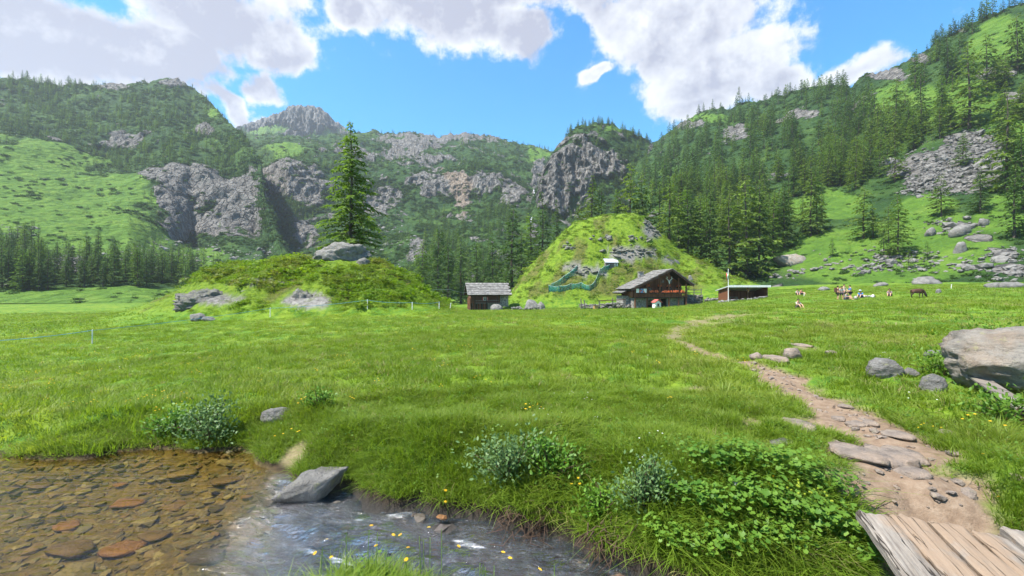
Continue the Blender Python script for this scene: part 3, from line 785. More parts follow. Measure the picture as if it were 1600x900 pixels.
fill('wooded_slope', [(1150, 260, 160, 110), (1240, 240, 150, 85), (1080, 300, 110, 90), (1330, 220, 100, 60), (1170, 350, 120, 60)], 310, 11, 18, WH_R, seed=1, clump=.35)
fill('wooded_slope', [(1360, 190, 60, 50), (1300, 170, 80, 40), (1340, 270, 90, 40), (1180, 190, 110, 30), (1230, 165, 60, 20)], 110, 10, 16, WH_R, seed=2)
fill('wooded_slope', [(1520, 90, 110, 70), (1480, 180, 90, 50), (1580, 160, 60, 60), (1590, 260, 30, 60)], 62, 9, 15, WH_R, seed=3)
fill('wooded_slope', [(1120, 190, 110, 25), (1060, 230, 60, 30)], 60, 6, 10, WH_R, seed=4)
fill('mountain_slope', [(140, 430, 190, 42), (40, 425, 90, 40), (230, 435, 90, 35)], 150, 9, 14, WH_F, seed=5, clump=.3)
fill('mountain_slope', [(20, 400, 60, 20), (250, 410, 60, 18)], 14, 7, 11, WH_F, seed=6)
fill('mountain_slope', [(60, 175, 150, 50), (200, 190, 150, 60), (300, 235, 110, 40), (170, 250, 90, 35)], 760, 5, 11, WH_L, seed=7, clump=.5)
fill('mountain_slope', [(60, 140, 90, 14)], 60, 8, 12, WH_L, seed=8)
fill('mountain_slope', [(310, 300, 100, 60), (370, 230, 40, 25)], 60, 4, 8, WH_L, rockok=.9, seed=9)
fill('valley_head', [(740, 260, 110, 55), (620, 230, 120, 30), (450, 240, 90, 25), (540, 250, 80, 30)], 560, 5, 10, WH_H, seed=10, clump=.45)
fill('valley_head', [(690, 370, 45, 60), (770, 350, 60, 45), (690, 430, 60, 40)], 240, 8, 13, WH_H, seed=11, clump=.3)
fill('valley_head', [(740, 430, 110, 45)], 90, 9, 14, WH_H, seed=12)
fill('valley_head', [(470, 395, 130, 35), (600, 375, 90, 45), (430, 350, 40, 40)], 130, 4, 8, WH_H, seed=22, clump=.4)
fill('valley_head', [(830, 240, 40, 40), (460, 330, 40, 35), (590, 300, 40, 30)], 90, 6, 9, WH_H, seed=13)
fill('rock_bluff', [(950, 215, 60, 22), (990, 240, 40, 30), (980, 300, 60, 50), (880, 340, 60, 30)], 150, 7, 11, WH_B, rockok=.75, seed=14)
# crest lines
def crest(name, u0, u1, n, h0, h1, where, seed):
    r = np.random.default_rng(seed); M = MTN[name]; uu = M['u'][-1]
    for u in r.uniform(u0, u1, n):
        j = int(np.argmin(abs(uu - u))); i = -1 - int(r.integers(0, 6)); add_tree(M['p'][i, j], r.uniform(h0, h1), where)
crest('mountain_slope', -5, 150, 34, 7, 13, WH_L, 1); crest('mountain_slope', 150, 175, 4, 5, 7, WH_L, 11); crest('mountain_slope', 283, 372, 22, 4, 8, WH_L, 2)
crest('valley_head', 560, 860, 46, 4, 8, WH_H, 3); crest('valley_head', 430, 560, 16, 4, 7, WH_H, 4)
crest('rock_bluff', 884, 1015, 46, 7, 11, WH_B, 5)
crest('wooded_slope', 1225, 1310, 20, 8, 12, WH_R, 6); crest('wooded_slope', 1140, 1225, 8, 5, 8, WH_R, 7); crest('wooded_slope', 1430, 1600, 26, 5, 10, WH_R, 8); crest('wooded_slope', 1030, 1130, 5, 3, 5, WH_R, 9)

# the 300 that show largest are trees of their own, the rest is the far wood
trees.sort(key=lambda q: -q[3] / q[1])
uvt = [(800 + F * q[0] / q[1]) for q in trees]
near_t = [q for q, u in zip(trees, uvt) if -15 < u < 1615][:300]
ns = set(id(q) for q in near_t); far_t = [q for q in trees if id(q) not in ns]
TL = {WH_R: ('green larch in the wood on the slope above the chalet to the right', 'larches on the right slope'),
      WH_H: ('green conifer in the wood behind the slate-roofed barn', 'conifers at the head of the valley'),
      WH_L: ('small conifer high on the left mountain', 'conifers on the left mountain'),
      WH_F: ('conifer in the dark wood at the foot of the left mountain', 'conifers at the foot of the left mountain'),
      WH_B: ('small dark conifer on the grey rock bluff', 'conifers on the rock bluff')}
rt = np.random.default_rng(5)
def tree_words(x, y, z, wh_):
    u, v = 800 + F * x / y, 450 - F * (z - CZ) / y
    if wh_ == WH_R:
        if u > 1420:
            return ('larch on the bright grass slope above the scree', 'larches above the scree') if v < 235 else ('larch standing beside or below the scree', 'larches beside the scree')
        if v < 215: return ('larch near the crest of the right-hand slope, left of the scree', 'larches near the crest of the right slope')
        if u > 1290: return ('larch in the right end of the dense wood, next to the scree', 'larches next to the scree')
        if v > 320: return ('larch in the lower edge of the wood behind the green hill and shelter', 'larches at the lower wood edge')
        return ('larch in the middle of the dense wood on the right-hand slope', 'larches in the dense wood')
    if wh_ == WH_F:
        if u < 100: return ('conifer in the dark wood at the far left foot of the left mountain', 'conifers at the far left')
        if u < 195: return ('conifer in the middle of the dark wood under the left mountain', 'conifers in the middle of the left wood')
        return ('conifer at the right end of the dark wood beside the left knoll', 'conifers beside the left knoll')
    return TL[wh_]
for (x, y, z, h, wh_) in near_t:
    lab_ = LAB.get((x, y, z, h, wh_)); tw_ = tree_words(x, y, z, wh_)
    k = int(rt.choice([0, 2, 4, 0, 2, 4, 1, 3])) if wh_ in (WH_R,) else int(rt.choice([1, 3, 5, 1, 3, 0]))
    H, tm, cr = TREES[k]; s = h / H
    t_ = thing('larch_tree' if k in (0, 2, 4) else 'conifer_tree', (x, y, z - .15), float(rt.uniform(0, 6.28)), lab_ or tw_[0], 'tree', tw_[1])
    t_.scale = (s * float(rt.uniform(.92, 1.2)),) * 2 + (s,)
    obj('trunk', tm, None, t_); obj('crown', cr, None, t_)
fp = np.array([q[:3] for q in far_t]); fh = np.array([q[3] for q in far_t]) / 14
nF = len(fp)
scatter('distant_forest', fp - [0, 0, .2], np.stack([np.zeros(nF), np.zeros(nF), rt.uniform(0, 6.28, nF)], 1),
        np.stack([fh * rt.uniform(.95, 1.3, nF)] * 2 + [fh], 1), rt.integers(0, 4, nF), FARS, 'distant conifers scattered over the mountainsides', 'forest')

# hero larch on the knoll
hp = np.array([(548 - 800) / F * 50, 50.0, 0]); hp[2] = gz(hp[0], hp[1])
hH = CZ - (187 - 450) / F * 50 - hp[2]
tm, cr = conifer(77, hH, 4.5, 190, 18, .70, .19, droop=.30, bare=.13, sides=10, gap=.18, shape=.95); cr.materials.append(M_LARCH)
t_ = thing('larch_tree', hp, .4, 'tall lone larch on the knoll behind the boulder', 'tree')
obj('trunk', tm, None, t_); obj('crown', cr, None, t_)

# shrubs on the mountainsides
BUSH = [unlinked('b', blob_bush(41 + i, 130, .2), M_BUSH) for i in range(4)]
bp, bs = [], []
for nm, n, lo, hi in [('mountain_slope', 8500, .9, 2.6), ('valley_head', 8000, 1.0, 2.8), ('rock_bluff', 1200, .9, 2.0), ('wooded_slope', 5200, .5, 1.6)]:
    M = MTN[nm]; r = np.random.default_rng(len(nm)); pz = M['p']
    cl = fbm(pz[..., 0] / 25, pz[..., 1] / 25, pz[..., 2] / 25, 4)
    wgt = sstep(cl, -.4, .3) * (1 - .9 * sstep(M['rock'], .3, .7)) * (1 - (.8 if nm != 'wooded_slope' else .6) * M['grass'])
    wgt = wgt * (M['p'][..., 1] ** 1.0) + 1e-6
    ids = r.choice(wgt.size, n, replace=False, p=(wgt / wgt.sum()).ravel())
    bp.append(pz.reshape(-1, 3)[ids]); bs.append(r.uniform(lo, hi, n) * np.clip(pz.reshape(-1, 3)[ids][:, 1] / 300, .6, 1.3))
bp = np.concatenate(bp); bs = np.concatenate(bs); nB = len(bp)
scatter('mountain_shrubs', bp - [0, 0, .1], np.stack([np.zeros(nB), np.zeros(nB), rt.uniform(0, 6.28, nB)], 1), np.stack([bs, bs, bs * .85], 1),
        rt.integers(0, 4, nB), BUSH, 'alder scrub and dwarf shrubs covering the mountainsides', 'shrubs')
# ------------------------------------------------------------------ rocks
def mat_rock(name, base=(.19, .182, .168), lichen=.5, warm=0.0, scale=1.0, moss=0.0):
    m, t = new_mat(name)
    o = t.add('ShaderNodeTexCoord').outputs['Object']
    n = t.noise(o, 2.2 * scale, 8, .68); f = t.noise(o, 22 * scale, 6, .75)
    lay = t.noise(t.scale(o, (1, 1.2, 4.5)), 2.6 * scale, 6, .65, 1.0)
    b = np.array(base)
    c = t.ramp(n, [(.28, tuple(b * .38)), (.45, tuple(b * .85)), (.6, tuple(b * 1.15)), (.78, tuple(np.minimum(b * 1.5, .6)))])
    c = t.mix(t.smooth(lay, .5, .62, 0, .45), c, tuple(b * .55))
    c = t.mix(t.smooth(f, .52, .68, 0, .55), c, tuple(b * .4))
    if warm: c = t.mix(t.smooth(t.noise(o, 1.6 * scale, 4, .6), .42, .62, 0, warm), c, (.26, .17, .10))
    if lichen:
        l = t.noise(o, 7 * scale, 6, .7); c = t.mix(t.smooth(l, .57, .66, 0, lichen), c, (.30, .31, .12))
        l2 = t.noise(o, 12 * scale, 5, .7); c = t.mix(t.smooth(l2, .6, .68, 0, lichen), c, (.33, .33, .30))
    if moss:
        nz = t.sep(t.add('ShaderNodeNewGeometry').outputs['Normal'])[2]
        mm = t.math('ADD', nz, t.math('MULTIPLY', t.math('SUBTRACT', n, .5), 2.4))
        c = t.mix(t.smooth(mm, .75, 1.05, 0, moss), c, (.09, .12, .025))
    h = t.math('ADD', t.math('MULTIPLY', n, 1.8), t.math('ADD', t.math('MULTIPLY', f, .6), t.math('MULTIPLY', lay, .9)))
    finish(t, principled(t, c, .88, t.bump(h, 1.0, .07 / scale), .25)); return m
M_ROCK = mat_rock('grey_rock'); M_ROCKW = mat_rock('warm_rock', (.25, .228, .195), .35, .35); M_ROCKM = mat_rock('mossy_rock', (.17, .163, .15), .5, 0, .6, .8)
M_SLAB = mat_rock('path_stone', (.26, .212, .175), .12, .3, 1.6); M_SCREE = mat_rock('scree_rock', (.19, .182, .168), .1, 0, .5)
_ico = {}
def ico(sub):
    if sub not in _ico:
        bm = bmesh.new(); bmesh.ops.create_icosphere(bm, subdivisions=sub, radius=1.0); bm.verts.ensure_lookup_table()
        _ico[sub] = (np.array([v.co[:] for v in bm.verts]), np.array([[v.index for v in f.verts] for f in bm.faces])); bm.free()
    return _ico[sub]
def rock_shape(seed, sub=4, cuts=13, rough=.09, flat_top=False, sharp=.9):
    r = np.random.default_rng(seed); d, fc = ico(sub)
    n = r.normal(size=(cuts, 3)); n /= np.linalg.norm(n, axis=1)[:, None]
    if flat_top: n[0] = (r.normal(0, .12), r.normal(0, .12), 1); n[0] /= np.linalg.norm(n[0])
    hgt = r.uniform(.62, .95, cuts)
    if flat_top: hgt[0] = .5
    dots = d @ n.T
    rad = np.where(dots > .05, hgt[None] / np.maximum(dots, .05), 9).min(1)
    rad = sharp * np.minimum(rad, 1.05) + (1 - sharp) * .88
    rad = rad * (1 + rough * fbm(d[:, 0] * 2 + seed, d[:, 1] * 2, d[:, 2] * 2, 4, .55) + .6 * rough * fbm(d[:, 0] * 6 + seed, d[:, 1] * 6, d[:, 2] * 8, 3, .6))
    v = d * rad[:, None]
    v -= (v.max(0) + v.min(0)) / 2; v /= (v.max(0) - v.min(0)) / 2
    return v, fc
ROCKS = []
def rock_at(name, label, cat, p, size, mat, seed, sub=3, rz=0.0, embed=.25, group=None, tilt=(0, 0), **kw):
    if p[1] < 60: ROCKS.append((p[0], p[1], max(size[0], size[1]) * .42))
    v, fc = rock_shape(seed, sub, **kw)
    v = v * np.array(size) / 2 * np.array([1, 1, 1 + embed]); v[:, 2] += size[2] / 2 * (1 - embed)
    o = obj(name, mesh_np(name, v, fc, True), mat, None, p, (tilt[0], tilt[1], rz))
    return tag(o, label, cat, group)
def rock_px(name, label, u0, u1, vt, vb, seed, mat=None, Y=None, depth=.8, **kw):
    uc = (u0 + u1) / 2
    p = on_ground(uc, vb) if Y is None else P(uc, vb, Y)
    sc = p[1] / F; wd = (u1 - u0) * sc; hg = max((vb - vt) * sc, .04)
    if kw.get('flat_top'):
        far_ = on_base(uc, vt)[1]; depth = min(max((far_ - p[1]) / wd, .35), 1.6); hg = min(max(hg * .3, .05), .14); p[2] -= hg * .1
        kw['embed'] = .6
    elif Y is None: hg *= .8
    p[1] += wd * depth * .35; p[0] = (uc - 800) / F * p[1]
    return rock_at(name, label, 'rock', p, (wd, wd * depth, hg), mat or M_ROCK, seed, **kw)
rock_at('boulder', 'huge rounded boulder with yellow lichen at the right edge', 'boulder', (7.95, 6.75, .0), (2.3, 1.7, 1.12), M_ROCKW, 3, 5, .12, .16, cuts=18, rough=.08, sharp=.62, tilt=(0, .04))
rock_px('rock', 'grey rock standing beside the path, left of the big boulder', 1356, 1406, 556, 596, 5, sub=4, embed=.3)
rock_px('rock', 'rounded grey rock between the standing rock and the big boulder', 1437, 1477, 578, 614, 6, sub=4, embed=.3)
rock_px('rock', 'small grey rock peeping from weeds above the two rocks', 1446, 1478, 546, 562, 7)
rock_px('rock', 'low rock with yellow flowers between the two grey rocks', 1412, 1434, 572, 590, 8)
rock_px('rock', 'pale flat rock in the grass above the path', 1196, 1228, 542, 566, 9, M_SLAB, flat_top=True)
rock_px('rock', 'broken pale rock touching the flat one above the path', 1224, 1252, 540, 562, 10, M_SLAB)
rock_px('rock', 'long pale rock farthest up in the path-side group', 1240, 1266, 530, 543, 11, M_SLAB, flat_top=True)
rock_px('rock', 'small pale rock in dry grass right of the group above the path', 1288, 1308, 546, 555, 12, M_SLAB)
rock_px('rock', 'small reddish rock left of the flat rock above the path', 1172, 1190, 550, 563, 13, M_SLAB)
rock_px('rock', 'grey wedge rock in the grass left of the path, upper one', 1232, 1270, 655, 673, 14, M_SLAB, flat_top=True)
rock_px('rock', 'grey wedge rock in the grass left of the path, lower one', 1203, 1240, 680, 700, 15, M_ROCK, flat_top=True)
rock_px('rock', 'flat pale rock half sunk in the left bank above the dirt patch', 408, 458, 634, 664, 16, M_ROCK, sub=4, embed=.2)
rock_at('rock', 'speckled pale rock at the water edge where the stream narrows', 'rock', (-2.15, 4.66, -.50), (.80, .38, .22), M_ROCK, 17, 4, .5, .5, sharp=.95, tilt=(.1, -.32))
rock_px('rock', 'white stone in the grass above the leafy plants', 1142, 1164, 757, 770, 18, mat_simple('white_stone', [(.3, (.5, .5, .46)), (.7, (.72, .72, .68))], 12))
for i, (u0, u1, vt, vb, tx) in enumerate([(1565, 1600, 735, 752, 'grey stone at the right edge above the yellow flower'), (1466, 1500, 672, 686, 'flat stone right of the path among the grass'),
        (1480, 1502, 705, 715, 'small stone right of the path below the flat stone'), (1010, 1030, 604, 612, 'small pale stone in the middle of the meadow')]):
    rock_px('rock', tx, u0, u1, vt, vb, 60 + i, M_SLAB, flat_top=True, sub=3)
# slabs set in the path
for i, (u0, u1, vt, vb, tx) in enumerate([(1306, 1372, 694, 728, 'largest flat slab at the left edge of the path'), (1350, 1420, 694, 730, 'angular flat slab in the middle of the path'),
        (1392, 1440, 690, 728, 'pointed slab at the right edge of the path'), (1400, 1452, 729, 752, 'long low slab in the path nearest the plank bridge'), (1358, 1396, 712, 726, 'cracked slab wedged between the path slabs'),
        (1382, 1424, 670, 688, 'pale slab at the right rim of the path above the pointed slab'), (1346, 1368, 650, 668, 'knobbly stone in the trodden path'), (1322, 1352, 656, 668, 'low stone in the path beside the knobbly stone'),
        (1310, 1332, 630, 642, 'rough stone at the upper bend of the path'), (1330, 1344, 668, 676, 'small stone in the path above the slabs'), (1300, 1322, 650, 660, 'flat worn stone at the left rim of the path')]):
    rock_px('path_stone', tx, u0, u1, vt, vb, 80 + i, M_SLAB, flat_top=True, embed=.0, depth=.9, cuts=7, sharp=.95, sub=3)
# rocks of the knoll
rock_px('boulder', 'weathered grey boulder crowning the knoll under the larch', 486, 580, 375, 416, 20, M_ROCK, Y=43.5, depth=.75, sub=5, embed=.35, cuts=12, sharp=.85, rough=.13)
rock_px('boulder', 'small block leaning on the right foot of the crowning boulder', 556, 578, 402, 418, 21, M_ROCKM, Y=42.4, sub=4)
rock_px('rock_outcrop', 'long rounded rock outcrop at the left end of the knoll', 275, 372, 450, 482, 22, M_ROCKM, Y=36.2, depth=.5, sub=5, embed=.6, cuts=18, rough=.2, rz=.15)
rock_px('rock_outcrop', 'thin band of rock in the middle of the knoll flank', 352, 412, 452, 474, 23, M_ROCKM, Y=37, depth=.5, sub=4, embed=.6, rough=.2)
rock_px('rock_outcrop', 'crumbling rock face low on the knoll behind the blue rope', 438, 500, 450, 488, 24, M_ROCKM, Y=35.6, depth=.5, sub=5, embed=.6, cuts=18, rough=.22)
rock_px('rock_outcrop', 'dark low rock strip at the right foot of the crumbling face', 480, 528, 474, 491, 25, M_ROCKM, Y=34.4, depth=.4, sub=4, embed=.6, rough=.2)
rock_px('rock', 'small boulder in the meadow in front of the knoll', 298, 322, 488, 503, 26, M_ROCK, sub=4)
rock_px('rock', 'low stone touching the small boulder before the knoll', 318, 337, 494, 503, 27, M_ROCK)
rock_px('rock', 'pale rock on the right flank of the knoll', 596, 612, 422, 430, 28, M_ROCK, Y=44)
rock_px('rock', 'small pointed rock in the middle of the knoll', 524, 536, 432, 444, 29, M_ROCK, Y=40.5)
# rocks behind, on the second knoll and at the wood edge
for i, (u0, u1, vt, vb, Y, tx) in enumerate([(1040, 1062, 400, 416, 103, 'pale boulder high on the green hill behind the chalet'), (1075, 1082, 430, 438, 97, 'pale stone on the hillside right of the chalet roof'),
        (1430, 1466, 428, 440, 80, 'dark-shadowed boulder at the back edge of the right pasture'), (1540, 1566, 444, 452, 62, 'left flat rock at the far right of the pasture'), (1562, 1596, 443, 452, 61, 'right flat rock at the far right of the pasture'),
        (1462, 1470, 449, 456, 55, 'small grey rock right of the grazing animal'), (1376, 1406, 247, 262, 160, 'large pale boulder lying below the wood on the right slope'), (1484, 1516, 352, 366, 97, 'biggest pale boulder below the scree'),
        (1446, 1462, 356, 368, 98, 'squarish boulder left of the biggest one below the scree'), (1530, 1545, 342, 352, 98, 'boulder above right of the biggest one below the scree'), (1492, 1508, 378, 394, 90, 'upright boulder under the biggest one on the right slope'),
        (1206, 1256, 396, 410, 108, 'brown rock ledge at the edge of the wood right of the chalet'), (818, 842, 466, 482, 86, 'rock cluster at the hill foot between barn and chalet, left block'), (836, 852, 468, 480, 86, 'rock cluster at the hill foot between barn and chalet, right block'),
        (766, 786, 474, 484, 87, 'pale boulder in front of the barn wall'), (1278, 1296, 440, 446, 78, 'low rock at the wood edge left of the hikers'), (1366, 1386, 434, 440, 80, 'low pale rock behind the hikers'), (1010, 1020, 424, 430, 99, 'flat stone on the hill above the chalet roof')]):
    p = P((u0 + u1) / 2, vb, Y)
    if u0 > 1200 and vb < 420: p = on_mtn('wooded_slope', (u0 + u1) / 2, vb)
    elif vb > 430: p[2] = gz(p[0], p[1])
    sc = p[1] / F
    rock_at('boulder' if (u1 - u0) > 20 else 'rock', tx, 'rock', p, ((u1 - u0) * sc, (u1 - u0) * sc * .8, (vb - vt) * sc), (M_ROCKW if u0 == 1206 else M_SCREE if u0 > 1300 else M_ROCK), 100 + i, 3, embed=.75, cuts=9, sharp=1.0)
def rubble(name, label, pts, sizes, mat, seed, cat='rocks', sub=1, flat=.6, kind='stuff', **kw):
    r = np.random.default_rng(seed); V = []; Fs = []; n = 0
    shapes = [rock_shape(seed * 7 + k, sub, 6) for k in range(6)]
    for p, s in zip(pts, sizes):
        v, fc = shapes[int(r.integers(0, 6))]; a = r.uniform(0, 6.28); ca, sa = math.cos(a), math.sin(a)
        sx, sy, sz = s * r.uniform(.7, 1.3), s * r.uniform(.6, 1.1), s * flat * r.uniform(.6, 1.2)
        q = v * np.array([sx, sy, sz]) / 2; tl = r.normal(0, .25)
        q = np.stack([q[:, 0] * ca - q[:, 1] * sa, q[:, 0] * sa + q[:, 1] * ca, q[:, 2] + q[:, 0] * tl], 1)
        V.append(q + np.asarray(p)); Fs.append(fc + n); n += len(v)
    o = obj(name, mesh_np(name, np.concatenate(V), np.concatenate(Fs), False), mat)
    if kind: tag(o, label, cat, kind=kind)
    return o
M = MTN['wooded_slope']; r = np.random.default_rng(9)
msk = np.maximum(blobs(M['u'], M['v'], [(1490, 258, 90, 42), (1535, 235, 50, 36), (1445, 290, 50, 20)]) * 1.6, blobs(M['u'], M['v'], [(1545, 395, 60, 26), (1500, 360, 55, 18), (1590, 420, 60, 20), (1400, 415, 200, 22)]) * .35)
msk = np.clip(msk + .5 * fbm(M['p'][..., 0] / 12, M['p'][..., 1] / 12, 0, 3), 0, 1).ravel()
ids = r.choice(msk.size, 3200, replace=True, p=msk / msk.sum())
pp = M['p'].reshape(-1, 3)[ids] + r.normal(0, .6, (len(ids), 3)) * [1, 1, .1]
rubble('scree', 'grey scree of loose stones on the right slope', pp, np.exp(r.normal(-.5, .6, len(ids))) * .95, M_SCREE, 4, 'scree')
nm_pts = []
for nm, k, bl in [('mountain_slope', 420, [(112, 410, 48, 20), (300, 400, 160, 25), (30, 365, 40, 18), (250, 385, 60, 16)]), ('valley_head', 420, [(450, 400, 120, 30), (620, 380, 80, 40), (650, 240, 120, 30), (838, 300, 14, 80)])]:
    M = MTN[nm]; mk = np.clip(blobs(M['u'], M['v'], bl) + .4 * fbm(M['p'][..., 0] / 30, M['p'][..., 1] / 30, 0, 3), 0, 1).ravel()
    ids = r.choice(mk.size, k, p=mk / mk.sum()); nm_pts.append(M['p'].reshape(-1, 3)[ids])
nm_pts = np.concatenate(nm_pts)
rubble('mountain_stones', 'pale blocks strewn over the distant grass slopes', nm_pts, np.exp(r.normal(0, .5, len(nm_pts))) * nm_pts[:, 1] / 190, M_SCREE, 6, 'stones')
# small stones along the path
pp = []
for k in range(260):
    i = int(r.integers(0, 8)); tt = r.random(); a, b = np.array(PATH[i]), np.array(PATH[i + 1]); q = a + (b - a) * tt + r.normal(0, .2, 2)
    pp.append((q[0], q[1], 0))
pp = np.array(pp); pp[:, 2] = ground_full(pp[:, 0], pp[:, 1])[0] + .004
rubble('path_gravel', 'small loose stones on the trodden path', np.array(pp), np.exp(r.normal(-3.1, .5, len(pp))), M_SLAB, 8, 'gravel')

# ------------------------------------------------------------------ wood, slate and other materials
def mat_wood(name, dark, light, boards=6.0, axis=0, grime=.4, rough=.8):
    m, t = new_mat(name)
    o = t.obj(); s = t.sep(o)
    x = t.math('MULTIPLY', s[axis], boards)
    cell = t.math('FLOOR', x); fr = t.math('FRACT', x)
    wn = t.add('ShaderNodeTexWhiteNoise', noise_dimensions='1D'); t.put(wn.inputs['W'], cell)
    st = (3, 3, .4) if axis != 2 else (.4, .4, 3)
    g_ = t.noise(t.scale(o, st), 5, 6, .7)
    c = t.mix(t.math('ADD', t.math('MULTIPLY', wn.outputs[0], .6), t.math('MULTIPLY', g_, .5)), dark, light)
    seam = t.smooth(t.math('ABSOLUTE', t.math('SUBTRACT', fr, .5)), .43, .49)
    c = t.mix(t.math('MULTIPLY', seam, .8), c, (.01, .008, .006))
    finish(t, principled(t, c, rough, t.bump(t.math('SUBTRACT', g_, seam), .6, .02), .2)); return m
M_WOODR = mat_wood('red_brown_boards', (.085, .034, .018), (.23, .095, .048))
M_WOODD = mat_wood('dark_weathered_boards', (.022, .014, .010), (.065, .042, .030))
M_WOODL = mat_wood('log_beams', (.06, .028, .017), (.16, .078, .046), 4, 2)
M_WOODG = mat_wood('grey_wood', (.10, .085, .07), (.24, .21, .18), 5, 0)
M_STONE = mat_simple('dry_stone_masonry', [(.3, (.06, .055, .05)), (.48, (.22, .205, .185)), (.65, (.36, .34, .31))], 3.2, bumpd=.08, bumps=.8)
M_SLATE = mat_simple('stone_slates', [(.3, (.08, .076, .07)), (.5, (.17, .162, .15)), (.7, (.28, .268, .248))], 1.8, bumpd=.03)
M_DARKIN = mat_simple('dark_interior', [(.3, (.008, .007, .006)), (.7, (.02, .017, .014))], 3)
M_GLASS = mat_simple('window_glass', [(.3, (.02, .025, .03)), (.7, (.05, .06, .07))], 2, rough=.1, spec=.6)
M_WHITE = mat_simple('white_paint', [(.3, (.62, .61, .58)), (.7, (.8, .79, .76))], 4)
M_RED = mat_simple('red_flowers', [(.3, (.42, .06, .025)), (.6, (.62, .16, .06)), (.8, (.65, .34, .2))], 9)
M_REDP = mat_simple('red_paint', [(.3, (.35, .06, .05)), (.7, (.5, .12, .1))], 4)
M_METAL = mat_simple('sheet_metal', [(.3, (.30, .31, .33)), (.7, (.46, .47, .49))], 2, rough=.5, spec=.5)
M_BONE = mat_simple('antler_bone', [(.3, (.5, .46, .38)), (.7, (.68, .64, .56))], 6)
M_BLUECLOTH = mat_simple('blue_cloth', [(.3, (.10, .18, .36)), (.7, (.2, .3, .5))], 4)
def slates(parent, quad, nx, ny, th=.06, seed=1, mat=None):
    """overlapping stone slates on a roof plane; quad = eave-left, eave-right, ridge-right, ridge-left"""
    r = random.Random(seed); a, b, c, d = [Vector(q) for q in quad]
    nrm = (b - a).cross(d - a).normalized(); mb = MB()
    for j in range(ny):
        for i in range(nx):
            off = .5 * (j % 2)
            u0 = max(0, (i - off + r.uniform(-.06, .06)) / nx); u1 = min(1, (i + 1 - off + r.uniform(-.06, .06)) / nx)
            if u1 <= u0: continue
            v0 = max(-.015, (j - .15 + r.uniform(-.12, .08)) / ny); v1 = min(1, (j + 1.15) / ny)
            q = lambda u_, v_: (a + (b - a) * u_) * (1 - v_) + (d + (c - d) * u_) * v_
            l0 = th * r.uniform(1.5, 2.4); l1 = th * .7
            pts = [q(u0, v0) + nrm * l0, q(u1, v0) + nrm * l0, q(u1, v1) + nrm * l1, q(u0, v1) + nrm * l1]
            lo = [p_ - nrm * th for p_ in pts]
            mb.raw(pts + lo, [(0, 1, 2, 3), (7, 6, 5, 4), (0, 4, 5, 1), (1, 5, 6, 2), (2, 6, 7, 3), (3, 7, 4, 0)])
    o = mb.build('slates', mat or M_SLATE, parent); o['kind'] = 'stuff'; return o
def window(parent, c, wd, hg, frame_mat, y=0.0, bars=True):
    f = MB(); t_ = .09
    f.box((c[0], y, c[1] + hg / 2), (wd + t_, .1, t_)); f.box((c[0], y, c[1] - hg / 2), (wd + t_, .1, t_))
    for s in (-1, 1): f.box((c[0] + s * wd / 2, y, c[1]), (t_, .098, hg - t_))
    if bars: f.box((c[0], y + .01, c[1]), (.05, .06, hg - t_)); f.box((c[0], y + .012, c[1]), (wd - t_, .05, .05))
    wnd = f.build('window', frame_mat, parent)
    MB().box((c[0], y + .03, c[1]), (wd - .02, .02, hg - .02)).build('pane', M_GLASS, wnd); return wnd
def antlers(parent, x, y, z, s, mat):
    a = MB(); a.tube([(x, y, z), (x, y - .05, z + .25 * s)], [.10 * s, .16 * s], 8)
    for k in (-1, 1):
        a.tube([(x + k * .1 * s, y, z + .25 * s), (x + k * .38 * s, y - .05, z + .5 * s), (x + k * .42 * s, y - .1, z + .95 * s)], [.05 * s, .045 * s, .02 * s], 5)
        a.tube([(x + k * .3 * s, y, z + .45 * s), (x + k * .6 * s, y - .1, z + .62 * s)], [.04 * s, .015 * s], 5)
        a.tube([(x + k * .4 * s, y - .05, z + .6 * s), (x + k * .24 * s, y - .15, z + .85 * s)], [.035 * s, .012 * s], 5)
    a.tube([(x, y - .04, z + .02), (x, y - .08, z - .3 * s)], [.11 * s, .05 * s], 8)
    return a.build('antlers', mat, parent)

# ------------------------------------------------------------------ chalet
cp = P(1030, 481, 80); cp[2] = gz(cp[0], cp[1]) ; cz0 = cp[2]
ch = thing('chalet', cp, math.radians(4), 'two-storey wooden chalet with slate roof and flower boxes on the balcony', 'house')
hz = (CZ - (421 - 450) / F * 80) - cz0; k_ = hz / 7.03      # height of the apex over this ground
zb = lambda z: z * k_
base = MB()
for (x0, x1) in [(-4.7, -2.15), (-1.1, .15), (1.75, 5.0)]: base.box(((x0 + x1) / 2, .85, zb(.85)), (x1 - x0, .5, zb(1.9)))
base.box((-1.62, .85, zb(1.65)), (1.06, .5, zb(.3))); base.box((.95, .85, zb(1.75)), (1.6, .5, zb(.1)))
base.box((-4.45, 4.0, zb(.75)), (.5, 5.8, zb(2.1))); base.box((4.75, 4.0, zb(.75)), (.5, 5.8, zb(2.1))); base.box((.15, 6.7, zb(.75)), (8.7, .5, zb(2.1)))
base.build('stone_base', M_STONE, ch)
MB().box((.1, 3.9, zb(.3)), (8.5, 5.0, .1)).build('floor', M_DARKIN, ch)
MB().box((.95, 1.0, zb(.8)), (1.5, .06, zb(1.8))).build('door', M_DARKIN, ch)
window(ch, (-1.62, zb(.95)), .7, .8, M_WOODR, .85)
up = MB(); up.prism([(-4.6, zb(1.95)), (4.9, zb(1.95)), (4.9, zb(4.35)), (2.0, zb(6.5)), (-4.6, zb(3.45))], 1.3, 7.2)
up.build('wooden_storey', M_WOODR, ch)
fl = MB(); fl.box((.15, .35, zb(1.9)), (9.9, 2.0, .16)); fl.build('balcony_floor', M_WOODD, ch)
